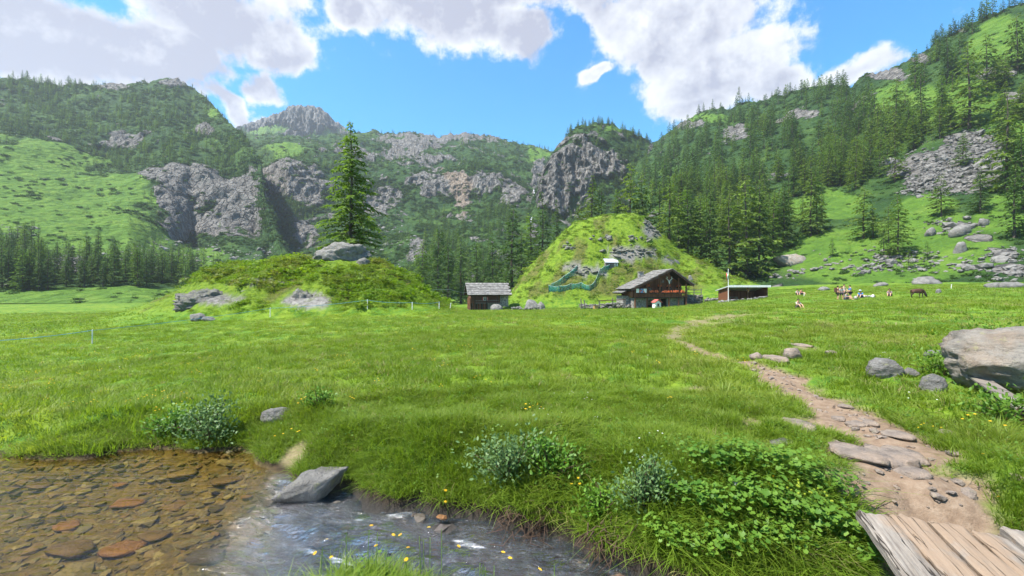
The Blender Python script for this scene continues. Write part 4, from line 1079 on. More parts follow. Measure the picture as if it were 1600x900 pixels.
rl = MB(); rl.box((.15, -.55, zb(2.95)), (9.9, .12, .10)); rl.box((.15, -.55, zb(2.1)), (9.9, .1, .1)); rl.build('handrail', M_WOODR, ch)
for i in range(34):
    MB().box((-4.65 + i * .29, -.55, zb(2.52)), (.2, .05, zb(.78))).build('baluster', M_WOODR, ch)
MB().box((-5.0, 3.2, zb(2.5)), (.08, 6.6, zb(.9))).build('side_balustrade', M_WOODR, ch)
for x in (-4.75, -2.5, -.05, 1.65, 3.5, 4.95):
    topz = 6.75 - (2.0 - x) * .487 if x < 2.0 else 6.75 - (x - 2.0) * .715
    MB().box((x, -.45, zb(topz) / 2 - .25), (.2, .2, zb(topz) + .1)).build('post', M_WOODR, ch)
fx = [-4.0, -3.1, -1.7, -.8, .6, 1.3, 2.3, 3.0, 4.1]
for i, x in enumerate(fx):
    for z in ((2.72,) if i % 2 else (2.72, 3.75)):
        b = MB().box((x, -.68 if z < 3 else 1.05, zb(z)), (.7, .26, .24)).build('flower_box', M_WOODD, ch)
        f = MB(); rr_ = random.Random(i * 3 + int(z * 10))
        for q in range(16): f.box((x + rr_.uniform(-.34, .34), (-.7 if z < 3 else 1.03) + rr_.uniform(-.1, .1), zb(z) + .15 + rr_.uniform(0, .34)), (.18, .16, .16), rr_.uniform(0, 3))
        f.build('flowers', M_RED, b)
for x in (-3.4, -1.2, .8, 2.7, 4.1): window(ch, (x, zb(3.2 if x > -4 else 3.0)), .75, .9, M_WOODR, 1.27)
for x in (1.2, 2.8): window(ch, (x, zb(4.9)), .6, .7, M_WOODR, 1.27)
antlers(ch, 1.65, -.6, zb(4.7), 1.15, M_BONE)
rf = thing('roof', (0, 0, 0)); rf.parent = ch
A_, B_ = (-5.7, zb(3.3)), (6.1, zb(4.05)); C_ = (2.0, zb(6.95))
th_ = .16
mb = MB(); mb.prism([A_, C_, (C_[0], C_[1] + th_), (A_[0], A_[1] + th_)], -1.15, 7.6); mb.prism([C_, B_, (B_[0], B_[1] + th_), (C_[0], C_[1] + th_)], -1.15, 7.6)
bpy.data.objects.remove(rf); rf = mb.build('roof', M_WOODD, ch)
slates(rf, [(A_[0] - .1, 7.7, A_[1] + th_), (A_[0] - .1, -1.25, A_[1] + th_), (C_[0], -1.25, C_[1] + th_), (C_[0], 7.7, C_[1] + th_)], 13, 11, .07, 2)
slates(rf, [(B_[0] + .1, -1.25, B_[1] + th_), (B_[0] + .1, 7.7, B_[1] + th_), (C_[0], 7.7, C_[1] + th_), (C_[0], -1.25, C_[1] + th_)], 13, 7, .07, 3)
MB().box((-1.2, 6.2, zb(6.0)), (.9, .8, 1.5)).box((-1.2, 6.2, zb(6.0) + .8), (1.1, 1.0, .12)).build('chimney', M_STONE, rf)
for s, e in ((A_, C_), (B_, C_)):
    MB().bar((s[0], -1.2, s[1] - .05), (e[0], -1.2, e[1] - .05), .12, .28).build('verge_board', M_WOODD, rf)
for i, x in enumerate((-4.4, -3.6, -3.0)):      # washing on the balcony
    MB().box((x, -.8, zb(3.15)), (.55, .03, .75)).build('hanging_cloth', M_WHITE if i != 1 else M_BLUECLOTH, ch)
# annex, left, lower roof
an = MB(); an.box((-5.4, 4.5, zb(1.1)), (1.3, 4.0, zb(2.2))); an.build('annex_wall', M_STONE, ch)
mb = MB(); mb.prism([(-6.6, zb(2.55)), (-4.9, zb(3.15)), (-4.9, zb(3.25)), (-6.6, zb(2.7))], 1.6, 7.2); ar = mb.build('annex_roof', M_WOODD, ch)
slates(ar, [(-6.65, 7.25, zb(2.72)), (-6.65, 1.55, zb(2.72)), (-4.9, 1.55, zb(3.3)), (-4.9, 7.25, zb(3.3))], 9, 3, .06, 5)

# hutch in front of the chalet
hp_ = P(1026, 482, 76.5); hp_[2] = gz(hp_[0], hp_[1])
hu = thing('hutch', hp_, .3, 'small white playhouse with red roof in front of the chalet door', 'playhouse')
MB().box((0, 0, .5), (1.15, .9, 1.0)).build('wall', M_WHITE, hu)
MB().prism([(-.75, .95), (0, 1.42), (.75, .95), (.75, 1.05), (0, 1.54), (-.75, 1.05)], -.6, .6).build('roof', M_REDP, hu)
MB().prism([(-.5, 1.0), (.5, 1.0), (0, 1.34)], -.44, -.42).build('gable', M_WHITE, hu)
MB().box((0, -.46, .55), (.4, .02, .5)).build('window', M_GLASS, hu)
MB().box((0, -.47, .27), (.56, .03, .07)).build('sill', M_REDP, hu)

# stone terrace with steps right of the chalet
tp_ = P(1084, 479, 82); tp_[2] = gz(tp_[0], tp_[1])
te = thing('stone_terrace', tp_, math.radians(4), 'rough stone terrace with wooden railing at the right end of the chalet', 'terrace')
MB().box((0, 1.2, .65), (3.0, 2.6, 1.9)).build('core', M_STONE, te)
V = [(random.uniform(-1.7, 1.7), random.uniform(-.35, 0.1), random.uniform(-.1, 1.75)) for _ in range(120)]
o = rubble('stones', '', V, np.full(120, .5), M_SCREE, 31, kind=None); o.parent = te; o['kind'] = 'stuff'
for x in (-1.4, 0, 1.4): MB().box((x, -.1, 2.0), (.12, .12, 1.9)).build('post', M_WOODG, te)
MB().box((0, -.1, 2.75), (3.2, .1, .12)).box((0, -.1, 2.2), (3.2, .08, .1)).build('rail', M_WOODG, te)
MB().box((.3, .2, 1.75), (2.2, .7, .08)).build('bench', M_WOODR, te)
tp2 = P(1112, 474, 84); tp2[2] = gz(tp2[0], tp2[1])
o = rubble('stone_heap', '', [(tp2[0] + random.uniform(-1.4, 1.4), tp2[1] + random.uniform(-.4, .4), tp2[2] + random.uniform(0, .5)) for _ in range(40)], np.full(40, .55), M_SCREE, 32, kind=None)
tag(o, 'low heap of grey stones between chalet and shelter', 'stones')

# ruined walls and rails left of the chalet
for i, (u0, u1, v0, hgt, n, tx) in enumerate([(905, 945, 479, .8, 70, 'tumbled dry stone wall farthest left of the chalet'), (945, 985, 480, 1.0, 90, 'dry stone wall right before the chalet annex'), (800, 850, 482, .6, 60, 'line of boulders at the hill foot right of the barn'), (1120, 1200, 470, .35, 60, 'low row of stones in front of the open shelter')]):
    Y = 82 if i < 3 else 73
    a, b = P(u0, v0, Y), P(u1, v0, Y); pts = []
    for q in range(n):
        tt = random.random(); x = a[0] + (b[0] - a[0]) * tt; y = Y + random.uniform(-.5, .5)
        pts.append((x, y, random.uniform(0, hgt)))
    pts = np.array(pts); pts[:, 2] += ground_full(pts[:, 0], pts[:, 1])[0]
    o = rubble('stone_wall', '', pts, np.random.default_rng(i).uniform(.35, .8, n), M_SCREE, 40 + i, kind=None); tag(o, tx, 'wall')
yp = P(955, 481, 80); yp[2] = gz(yp[0], yp[1])
yd = thing('yard_fence', yp, .08, 'weathered wooden rail fence among the stones left of the chalet', 'fence')
for x in (-5.6, -4.9, -2.2, .3, 2.6): MB().bar((x, 0, -.2), (x + random.uniform(-.25, .25), 0, 1.9 + random.uniform(-.4, .3)), .16).build('post', M_WOODG, yd)
MB().bar((-2.3, -.05, 1.55), (2.7, -.05, 1.75), .1, .16).build('rail', M_WOODL, yd)
MB().bar((-2.3, -.05, .85), (2.7, -.05, 1.0), .08, .14).build('rail', M_WOODG, yd)
MB().bar((-5.7, -.05, .55), (-2.2, -.05, .5), .5, .08).build('bench_board', M_WOODG, yd)
bp_ = P(931, 479, 79); bp_[2] = gz(bp_[0], bp_[1])
bx_ = thing('wooden_box', bp_, .2, 'yellow-brown wooden box among the stones left of the chalet', 'box')
MB().box((0, 0, .35), (.75, .6, .7)).build('crate', mat_simple('yellow_wood', [(.3, (.30, .18, .06)), (.7, (.45, .28, .1))], 5), bx_)
MB().box((0, 0, .73), (.85, .7, .06)).build('lid', M_WOODL, bx_)

# ------------------------------------------------------------------ barn
bp_ = P(766, 485, 90); bp_[2] = gz(bp_[0], bp_[1])
bn = thing('barn', bp_, math.radians(15), 'weathered log barn with slate roof at the edge of the wood', 'barn')
kb = (CZ - (443 - 450) / F * 91 - bp_[2]) / 5.5
zb = lambda z: z * kb
MB().box((-.6, 1.7, zb(.6)), (6.6, 3.4, zb(1.7))).build('stone_base', M_STONE, bn)
up = MB(); up.box((-1.0, 1.7, zb(2.25)), (6.2, 3.5, zb(1.6))); up.build('log_storey', M_WOODL, bn)
gb = MB(); gb.raw([(-4.1, -.1, zb(3.05)), (-4.1, 3.5, zb(3.05)), (-4.1, 1.7, zb(5.1)), (-4.0, -.1, zb(3.05)), (-4.0, 3.5, zb(3.05)), (-4.0, 1.7, zb(5.1))], [(0, 1, 2), (5, 4, 3), (0, 2, 5, 3), (1, 4, 5, 2), (0, 3, 4, 1)]); gb.build('gable_wall', M_WOODD, bn)
for i in range(9): MB().box((-4.25, -.05 + i * .42, zb(1.2)), (.08, .3, zb(2.7))).build('board', M_WOODR if i % 2 else M_WOODL, bn)
for i in range(10): MB().box((-3.95 + i * .36, -.06, zb(.66)), (.3, .08, zb(1.6))).build('board', M_WOODR if i % 3 else M_WOODD, bn)
MB().box((3.0, 1.75, zb(1.9)), (1.9, 3.3, zb(2.4))).build('stone_end', M_STONE, bn)
MB().box((1.2, -.12, zb(2.35)), (1.6, .12, zb(1.3))).build('plank_panel', M_WOODL, bn)
MB().box((-.9, -.55, zb(1.48)), (5.0, .8, .1)).build('gallery_floor', M_WOODG, bn)
MB().box((-.9, -.92, zb(2.0)), (5.0, .07, .1)).build('gallery_rail', M_WOODG, bn)
for x in (-3.4, -1.0, 1.4): MB().box((x, -.92, zb(1.6)), (.12, .12, zb(3.1))).build('post', M_WOODD, bn)
wn_ = window(bn, (-1.1, zb(2.35)), .7, .65, M_WHITE, -.12)
for s in (-1, 1): MB().box((-1.1 + s * .5, -.14, zb(2.35)), (.28, .05, .7)).build('shutter', M_REDP, bn)
rfb = MB()
r0, r1 = -4.9, 4.3
for (ya, yb_) in ((-1.15, 1.7), (4.5, 1.7)):
    a, b = (ya, zb(3.0)), (yb_, zb(5.45))
    rfb.raw([(r0, a[0], a[1]), (r1, a[0], a[1]), (r1, b[0], b[1]), (r0, b[0], b[1]), (r0, a[0], a[1] + .15), (r1, a[0], a[1] + .15), (r1, b[0], b[1] + .15), (r0, b[0], b[1] + .15)], [(3, 2, 1, 0), (4, 5, 6, 7), (0, 1, 5, 4), (1, 2, 6, 5), (2, 3, 7, 6), (3, 0, 4, 7)])
rfb = rfb.build('roof', M_WOODD, bn)
slates(rfb, [(r0 - .1, -1.2, zb(3.0) + .16), (r1 + .1, -1.2, zb(3.0) + .16), (r1 + .1, 1.7, zb(5.45) + .16), (r0 - .1, 1.7, zb(5.45) + .16)], 13, 7, .07, 8)
slates(rfb, [(r1 + .1, 4.55, zb(3.0) + .16), (r0 - .1, 4.55, zb(3.0) + .16), (r0 - .1, 1.7, zb(5.45) + .16), (r1 + .1, 1.7, zb(5.45) + .16)], 13, 7, .07, 9)
# cable that ends at the barn, and its pole
po = P(703, 484, 70); po[2] = gz(po[0], po[1])
pol = thing('cable_pole', po, 0, 'thin dark pole carrying a cable left of the barn', 'pole')
MB().tube([(0, 0, -.3), (.02, 0, 3.2)], [.07, .05], 7).build('post', M_WOODD, pol)
a0 = Vector(P(640, 446, 55)); a1 = Vector(P(703, 452, 70)); a2 = Vector(P(732, 457, 87))
cb = MB(); cb.tube([a0 + (a1 - a0) * s - Vector((0, 0, .25 * 4 * s * (1 - s))) for s in [i / 8 for i in range(9)]] + [a1 + (a2 - a1) * s - Vector((0, 0, .2 * 4 * s * (1 - s))) for s in [i / 8 for i in range(1, 9)]], .022, 4)
tag(cb.build('cable', mat_simple('grey_cable', [(.3, (.3, .32, .32)), (.7, (.42, .44, .44))], 3)), 'thin sagging cable running from the knoll to the barn', 'cable')

# ------------------------------------------------------------------ open shelter with flag pole
sp_ = P(1167, 471, 75); sp_[2] = gz(sp_[0], sp_[1])
sh = thing('open_shelter', sp_, math.radians(2), 'low open-fronted wooden shelter with pale lean-to roof', 'shelter')
ks = (CZ - (446.5 - 450) / F * 74 - sp_[2]) / 2.75; zb = lambda z: z * ks
MB().box((.15, 3.4, zb(.9)), (6.6, .14, zb(1.9))).build('back_wall', M_WOODR, sh)
MB().prism([(0, 0)] * 3, 0, 0) if False else None
for x, n in ((-3.2, 'side_wall'), (3.45, 'side_wall')):
    w_ = MB(); w_.raw([(x - .07, .0, 0), (x - .07, 3.45, 0), (x - .07, 3.45, zb(1.75)), (x - .07, 0, zb(2.5)), (x + .07, 0, 0), (x + .07, 3.45, 0), (x + .07, 3.45, zb(1.75)), (x + .07, 0, zb(2.5))],
                      [(3, 2, 1, 0), (4, 5, 6, 7), (0, 1, 5, 4), (1, 2, 6, 5), (2, 3, 7, 6), (3, 0, 4, 7)]); w_.build(n, M_WOODR, sh)
w_ = MB(); w_.raw([(-3.6, -.55, zb(2.58)), (3.85, -.55, zb(2.58)), (3.85, 3.8, zb(1.74)), (-3.6, 3.8, zb(1.74)), (-3.6, -.55, zb(2.58) + .16), (3.85, -.55, zb(2.58) + .16), (3.85, 3.8, zb(1.74) + .16), (-3.6, 3.8, zb(1.74) + .16)],
                 [(3, 2, 1, 0), (4, 5, 6, 7), (0, 1, 5, 4), (1, 2, 6, 5), (2, 3, 7, 6), (3, 0, 4, 7)]); rf = w_.build('roof', M_METAL, sh)
MB().box((.12, -.62, zb(2.58) + .08), (7.5, .1, .36)).build('fascia', M_WHITE, rf)
for x in (-3.3, .1, 3.55): MB().box((x, -.1, zb(1.25)), (.16, .16, zb(2.5))).build('post', M_WOODL, sh)
MB().box((.15, 3.25, zb(1.62)), (6.4, .06, zb(.18))).build('beam', M_WOODL, sh)
antlers(sh, .1, -.24, zb(1.75), .75, mat_simple('carved_wood', [(.3, (.3, .16, .07)), (.7, (.45, .26, .12))], 5))
MB().box((-1.9, 1.1, .55), (1.6, .8, .07)).box((-2.5, 1.1, .26), (.1, .6, .5)).box((-1.3, 1.1, .26), (.1, .6, .5)).build('table', M_WOODG, sh)
fp_ = P(1138, 471, 72); fp_[2] = gz(fp_[0], fp_[1])
fg = thing('flag_pole', fp_, 0, 'white flag pole with green white red flag beside the shelter', 'flag pole')
fh_ = CZ - (420 - 450) / F * 72 - fp_[2]
MB().tube([(0, 0, -.2), (0, 0, fh_)], [.06, .04], 8).build('pole', M_WHITE, fg)
_fl = thing('flag', (0, 0, 0)); bpy.data.objects.remove(_fl)
for i, c_ in enumerate([(.015, .22, .07), (.75, .75, .72), (.55, .03, .03)]):
    mb = MB(); vs = []
    for a in range(5):
        for b in range(2):
            q = a / 4; vs.append((-.02 - .28 * (i + b) / 1.6 * .6, .1 * math.sin(q * 6 + i), fh_ - .35 - 1.25 * q - .25 * (i + b) * .6))
    mb.raw(vs, [(2 * a, 2 * a + 1, 2 * a + 3, 2 * a + 2) for a in range(4)])
    o = mb.build('flag_stripe', mat_simple('flag_%d' % i, [(.3, tuple(np.array(c_) * .85)), (.7, c_)], 3), fg)
    md = o.modifiers.new('thick', 'SOLIDIFY'); md.thickness = .012

# ------------------------------------------------------------------ hut and netting on the hill
def hill(u, v):
    return on_ground(u, v)
q = hill(956, 423); 
ht = thing('hill_hut', q, .1, 'tiny hut with bright metal roof on the hill above the chalet', 'hut')
sc_ = q[1] / F
wd = 22 * sc_
MB().box((0, .75, .65), (wd * .92, 1.3, 1.7)).build('wall', M_WOODG, ht)
for i in range(6): MB().box((-wd * .4 + i * wd * .16, .07, .6), (wd * .07, .06, 1.4)).build('slat', M_WHITE if i > 3 else M_WOODG, ht)
_r = MB(); _r.raw([(-wd / 2, -.15, 1.45), (wd / 2, -.15, 1.45), (wd / 2, 1.4, 2.4), (-wd / 2, 1.4, 2.4), (-wd / 2, -.15, 1.53), (wd / 2, -.15, 1.53), (wd / 2, 1.4, 2.48), (-wd / 2, 1.4, 2.48)], [(3, 2, 1, 0), (4, 5, 6, 7), (0, 1, 5, 4), (1, 2, 6, 5), (2, 3, 7, 6), (3, 0, 4, 7)])
_r.build('roof', M_METAL, ht)
m, t = new_mat('green_netting')
o_ = t.obj(); n_ = t.noise(t.scale(o_, (1, 1, .4)), 3, 5, .7)
d_ = principled(t, t.ramp(n_, [(.3, (.012, .11, .085)), (.5, (.022, .18, .13)), (.75, (.08, .28, .22))]), .5)
tr_ = t.add('ShaderNodeBsdfTransparent'); mx_ = t.add('ShaderNodeMixShader'); t.put(mx_.inputs[0], t.smooth(n_, .3, .7, .35, .72)); t.l.new(tr_.outputs[0], mx_.inputs[1]); t.l.new(d_, mx_.inputs[2]); finish(t, mx_.outputs[0])
M_NET = m
NETP = [(902, 432, 12), (882, 443, 11), (862, 455, 11), (857, 457, 11), (875, 457, 10), (892, 457, 10), (908, 456, 10), (922, 456, 9), (930, 448, 10), (937, 438, 12), (944, 430, 11), (953, 424, 8)]
q0 = hill(*NETP[3][:2]); nf = thing('net_fence', q0, 0, 'green netting fence around the pen on the hill above the chalet', 'fence')
tops = []
for (u, v, hp) in NETP:
    p = hill(u, v) - q0; h = hp * hill(u, v)[1] / F; tops.append((p, h))
    MB().bar(p - np.array([0, 0, .2]), p + np.array([random.uniform(-.1, .1), 0, h * 1.08]), .10).build('post', M_WOODG, nf)
for (a, b) in zip(tops[:-1], tops[1:]):
    mb = MB(); vs = []
    for i in range(6):
        s_ = i / 5; p = a[0] * (1 - s_) + b[0] * s_; h = a[1] * (1 - s_) + b[1] * s_; sag = .25 * 4 * s_ * (1 - s_)
        for j in range(4): vs.append((p[0], p[1] - .06 + .1 * math.sin(i * 2.1 + j), p[2] + .03 + (h - sag) * j / 3))
    mb.raw(vs, [(4 * i + j, 4 * i + 4 + j, 4 * i + 5 + j, 4 * i + 1 + j) for i in range(5) for j in range(3)])
    o = mb.build('net_panel', M_NET, nf, True); o.modifiers.new('thick', 'SOLIDIFY').thickness = .01
    mb = MB(); mb.tube([vs[4 * i + 3] for i in range(6)], .02, 4); mb.build('top_rope', mat_simple('pale_rope', [(.3, (.4, .5, .48)), (.7, (.6, .66, .64))], 3), nf)

# ------------------------------------------------------------------ electric fence before the knoll
M_ROPE = mat_simple('blue_rope', [(.3, (.03, .16, .26)), (.7, (.07, .26, .36))], 5)
q0 = on_ground(144, 537); ef = thing('rope_fence', q0, 0, 'blue rope fence on thin white posts in front of the knoll', 'fence')
FP = [((-60, 556), 19, 22), ((144, 537), None, 22), ((422, 496), None, 15), ((574, 486), None, 15), ((644, 484), None, 12), ((686, 483), None, 11)]
tp = []
for (uv_, Y, hp) in FP:
    p = on_ground(*uv_); h = hp * p[1] / F; tp.append(p - q0 + np.array([0, 0, h * .93]))
    MB().tube([p - q0 - np.array([0, 0, .15]), p - q0 + np.array([.01, 0, h])], [.028 * max(1, p[1] / 28), .024 * max(1, p[1] / 28)], 6).build('post', M_WHITE, ef)
for a, b in zip(tp[:-1], tp[1:]):
    pts = [a * (1 - s) + b * s - np.array([0, 0, .10 * 4 * s * (1 - s)]) for s in np.linspace(0, 1, 9)]
    MB().tube(pts, .012, 4).build('rope', M_ROPE, ef)
for (u, v, h_, tx) in [(703, 484, 10, 'thin stake at the right foot of the knoll'), (1486, 452, 7, 'leaning white stake on the pasture behind the animal'), (1256, 463, 5, 'white stake beside the seated pair')]:
    p = on_ground(u, v)
    st = thing('fence_stake', p, 0, tx, 'stake'); MB().tube([(0, 0, -.1), (.08, 0, h_ * p[1] / F)], [.04, .035], 6).build('rod', M_WHITE, st)
    MB().box((.08, 0, h_ * p[1] / F), (.09, .09, .06)).build('cap', M_WHITE, st)

# ------------------------------------------------------------------ plank bridge
dv = np.array([-.397, -.918]); nv = np.array([.918, -.397])
bo = np.array([2.60, 3.25, -.025])
br = thing('plank_bridge', bo, 0, 'weathered plank footbridge over the stream at the lower right', 'bridge')
m, t = new_mat('weathered_plank')
o_ = t.obj(); s_ = t.vmath('DOT_PRODUCT', o_, (dv[0], dv[1], 0)); c_ = t.vmath('DOT_PRODUCT', o_, (nv[0], nv[1], 0))
cv = t.add('ShaderNodeCombineXYZ'); t.put(cv.inputs[0], t.math('MULTIPLY', s_, .055)); t.put(cv.inputs[1], c_); t.put(cv.inputs[2], t.math('MULTIPLY', t.sep(o_)[2], 1.0))
gr = t.noise(cv.outputs[0], 30, 6, .72, .1); gr2 = t.noise(cv.outputs[0], 85, 4, .7); spl = t.noise(cv.outputs[0], 13, 3, .5, .15)
ob = t.add('ShaderNodeObjectInfo').outputs['Random']
col = t.ramp(gr, [(.28, (.085, .072, .06)), (.45, (.19, .165, .138)), (.62, (.28, .248, .21)), (.78, (.36, .328, .28))])
col = t.mix(t.smooth(gr2, .52, .66, 0, .55), col, (.12, .10, .085))
crk = t.smooth(t.math('ABSOLUTE', t.math('SUBTRACT', spl, .5)), .0, .014, 1, 0)
col = t.mix(t.math('MULTIPLY', crk, .85), col, (.03, .022, .016))
dd = t.noise(o_, 3.2, 6, .65)
mid = t.smooth(t.math('ABSOLUTE', t.math('SUBTRACT', c_, .48)), .18, .42, .75, 0)
col = t.mix(t.smooth(t.math('ADD', dd, t.math('MULTIPLY', mid, .35)), .56, .78, 0, .8), col, (.25, .175, .115))
hh = t.math('SUBTRACT', t.math('ADD', gr, t.math('MULTIPLY', gr2, .5)), t.math('MULTIPLY', crk, 2.0))
finish(t, principled(t, col, .85, t.bump(hh, .9, .012), .2)); M_PLANK = m
for k, (off, wd, s0, zt) in enumerate([(.0, .205, .0, 0), (.22, .192, -.07, -.008), (.427, .196, -.02, .006), (.637, .19, .02, -.006), (.842, .205, -.10, .008)]):
    rk = np.random.default_rng(300 + k); nl, nc_ = 46, 8; L_ = 2.3
    vs = []
    for i in range(nl):
        s_ = s0 + L_ * i / (nl - 1)
        e0 = .012 * fbm(s_ * 2.2 + k * 9, 1.0, 0, 3); e1 = .012 * fbm(s_ * 2.2 + k * 9, 5.0, 0, 3)
        for j in range(nc_):
            c = off + e0 + (wd + e1 - e0) * j / (nc_ - 1)
            edge = 1 if j in (0, nc_ - 1) else 0
            frn = (.05 * fbm(j * 1.7 + k * 3, 0.3, 0, 2) if i == 0 else 0)
            z = .055 + zt + .006 * fbm(s_ * 3, j * .6 + k, 0, 3) - .012 * edge - (.012 if i == 0 else 0)
            vs.append((*(dv * (s_ + frn) + nv * c), float(z)))
    vs = np.array([[float(a) for a in q] for q in vs]); lo = vs.copy(); lo[:, 2] = -.01 + zt
    nV = nl * nc_; top = grid_faces(nl, nc_); bot = top[:, ::-1] + nV
    rim = [i * nc_ for i in range(nl)] + [(nl - 1) * nc_ + j for j in range(1, nc_)] + [i * nc_ + nc_ - 1 for i in range(nl - 2, -1, -1)] + [j for j in range(nc_ - 2, 0, -1)]
    sd_f = np.array([[a, b, b + nV, a + nV] for a, b in zip(rim, rim[1:] + rim[:1])])
    me = mesh_np('plank', np.concatenate([vs, lo]), np.concatenate([top[:, ::-1], bot[:, ::-1], sd_f]), False)
    obj('plank', me, M_PLANK, br)
for s_ in (.9, 2.05):
    a = dv * s_ + nv * .06; b = dv * s_ + nv * 1.08
    MB().bar((*a, -.07), (*b, -.07), .16, .1).build('cross_beam', M_WOODG, br)
# pale board lying under the big boulder
p = on_ground(1556, 634)
bd = MB(); a = on_ground(1512, 604, .22); b = on_ground(1650, 678, .05)
bd.bar(a, b, .20, .025)
tag(bd.build('pale_board', M_WOODG), 'pale grey board leaning under the big boulder', 'board')
# rock bands breaking through the hill behind the chalet
X = RNG.uniform(8, 36, 9000); Y = RNG.uniform(91, 112, 9000); z = ground_full(X, Y)[0]
uu = 800 + F * X / Y; vv = 450 - F * (z - CZ) / Y
bm_ = blobs(uu, vv, [(980, 394, 48, 12), (1020, 355, 22, 18), (905, 420, 34, 8), (928, 427, 30, 5), (940, 372, 30, 5), (1000, 372, 20, 6), (890, 385, 16, 8)]) + .5 * fbm(X * .5, Y * .5, 2.2, 3)
i = np.flatnonzero(bm_ > .3)[:170]
rubble('hill_rocks', 'broken rock bands on the green hill behind the chalet', np.stack([X[i], Y[i], z[i]], 1), np.exp(RNG.normal(-.25, .4, len(i))), M_ROCKM, 51, 'rocks', sub=2, flat=.55)
# ------------------------------------------------------------------ people and animal
def skin_mesh(name, joints, edges, sub=2):
    """joints: name -> (x, y, z, radius); one continuous tapered surface"""
    keys = list(joints); me = bpy.data.meshes.new(name)
    me.from_pydata([joints[k][:3] for k in keys], [(keys.index(a), keys.index(b)) for a, b in edges], [])
    o = bpy.data.objects.new(name, me); link(o)
    sk = o.modifiers.new('skin', 'SKIN'); sk.use_smooth_shade = True
    if not me.skin_vertices: me.skin_vertices.new()
    for i, k in enumerate(keys):
        rr_ = joints[k][3]; me.skin_vertices[0].data[i].radius = (rr_, rr_) if not hasattr(rr_, '__len__') else rr_
        me.skin_vertices[0].data[i].use_root = (i == 0)
    sb = o.modifiers.new('sub', 'SUBSURF'); sb.levels = sub; sb.render_levels = sub
    dg = bpy.context.evaluated_depsgraph_get()
    m2 = bpy.data.meshes.new_from_object(o.evaluated_get(dg)); m2.name = name
    bpy.data.objects.remove(o); bpy.data.meshes.remove(me)
    return m2
BODY_E = [('pelvis', 'spine'), ('spine', 'chest'), ('chest', 'neck'), ('neck', 'head'), ('head', 'crown')] + \
    [(a + s, b + s) for s in 'LR' for a, b in (('shoulder', 'elbow'), ('elbow', 'wrist'), ('wrist', 'hand'), ('hip', 'knee'), ('knee', 'ankle'), ('ankle', 'toe'))] + \
    [('chest', 'shoulder' + s) for s in 'LR'] + [('pelvis', 'hip' + s) for s in 'LR']
def pose(kind, bend=0.0, arm=0.0):
    J = {}
    if kind in ('stand', 'bend'):
        b = bend; z = .90
        J.update(pelvis=(0, 0, z, (.15, .11)), spine=(0, -.10 * b, z + .22, (.14, .10)), chest=(0, -.34 * b, z + .44 - .06 * b, (.16, .11)), neck=(0, -.46 * b, z + .57 - .12 * b, .055), head=(0, -.55 * b - .02, z + .68 - .18 * b, .095), crown=(0, -.58 * b - .01, z + .78 - .2 * b, .075))
        for s, k in (('L', -1), ('R', 1)):
            J['shoulder' + s] = (k * .18, -.34 * b, z + .46 - .07 * b, .06); J['elbow' + s] = (k * .24, -.36 * b - .12 * arm, z + .20 - .05 * b, .044)
            J['wrist' + s] = (k * .22, -.38 * b - .12 - .25 * arm, z - .02 + .1 * arm, .032); J['hand' + s] = (k * .21, -.4 * b - .14 - .32 * arm, z - .1 + .12 * arm, .036)
            J['hip' + s] = (k * .09, 0, z - .06, .095); J['knee' + s] = (k * .11, -.03, .48, .065); J['ankle' + s] = (k * .12, .02, .09, .042); J['toe' + s] = (k * .13, -.14, .04, .035)
    elif kind == 'sit':
        J.update(pelvis=(0, 0, .14, (.16, .13)), spine=(0, .06 - .05 * bend, .36, (.14, .10)), chest=(0, .02 - .12 * bend, .58, (.16, .11)), neck=(0, -.02 - .16 * bend, .71, .055), head=(0, -.06 - .2 * bend, .82, .095), crown=(0, -.05 - .22 * bend, .92, .075))
        for s, k in (('L', -1), ('R', 1)):
            J['shoulder' + s] = (k * .18, .02 - .12 * bend, .60, .06); J['elbow' + s] = (k * .25, -.14, .40, .044); J['wrist' + s] = (k * .17, -.34, .40, .032); J['hand' + s] = (k * .13, -.42, .40, .036)
            J['hip' + s] = (k * .1, -.03, .13, .095); J['knee' + s] = (k * .15, -.42, .40, .065); J['ankle' + s] = (k * .13, -.66, .09, .042); J['toe' + s] = (k * .13, -.82, .05, .035)
    elif kind == 'lie':
        J.update(pelvis=(0, 0, .13, (.15, .11)), spine=(0, .22, .16, (.14, .10)), chest=(0, .43, .24, (.16, .11)), neck=(0, .56, .30, .055), head=(0, .66, .36, .095), crown=(0, .75, .41, .075))
        for s, k in (('L', -1), ('R', 1)):
            J['shoulder' + s] = (k * .18, .44, .24, .06); J['elbow' + s] = (k * .27, .5, .06, .044); J['wrist' + s] = (k * .22, .28, .05, .032); J['hand' + s] = (k * .2, .2, .05, .036)
            J['hip' + s] = (k * .1, -.05, .12, .095); J['knee' + s] = (k * .13, -.45, .2, .065); J['ankle' + s] = (k * .13, -.86, .06, .042); J['toe' + s] = (k * .15, -.92, .16, .035)
    return J
def cloth(c): return mat_simple('cloth_%d' % len(bpy.data.materials), [(.3, tuple(np.array(c) * .8)), (.7, c)], 6, bumpd=.01)
M_SKIN = mat_simple('skin', [(.3, (.42, .23, .15)), (.7, (.52, .30, .20))], 5, rough=.6)
M_HAIRD = mat_simple('dark_hair', [(.3, (.012, .009, .007)), (.7, (.03, .022, .016))], 20)
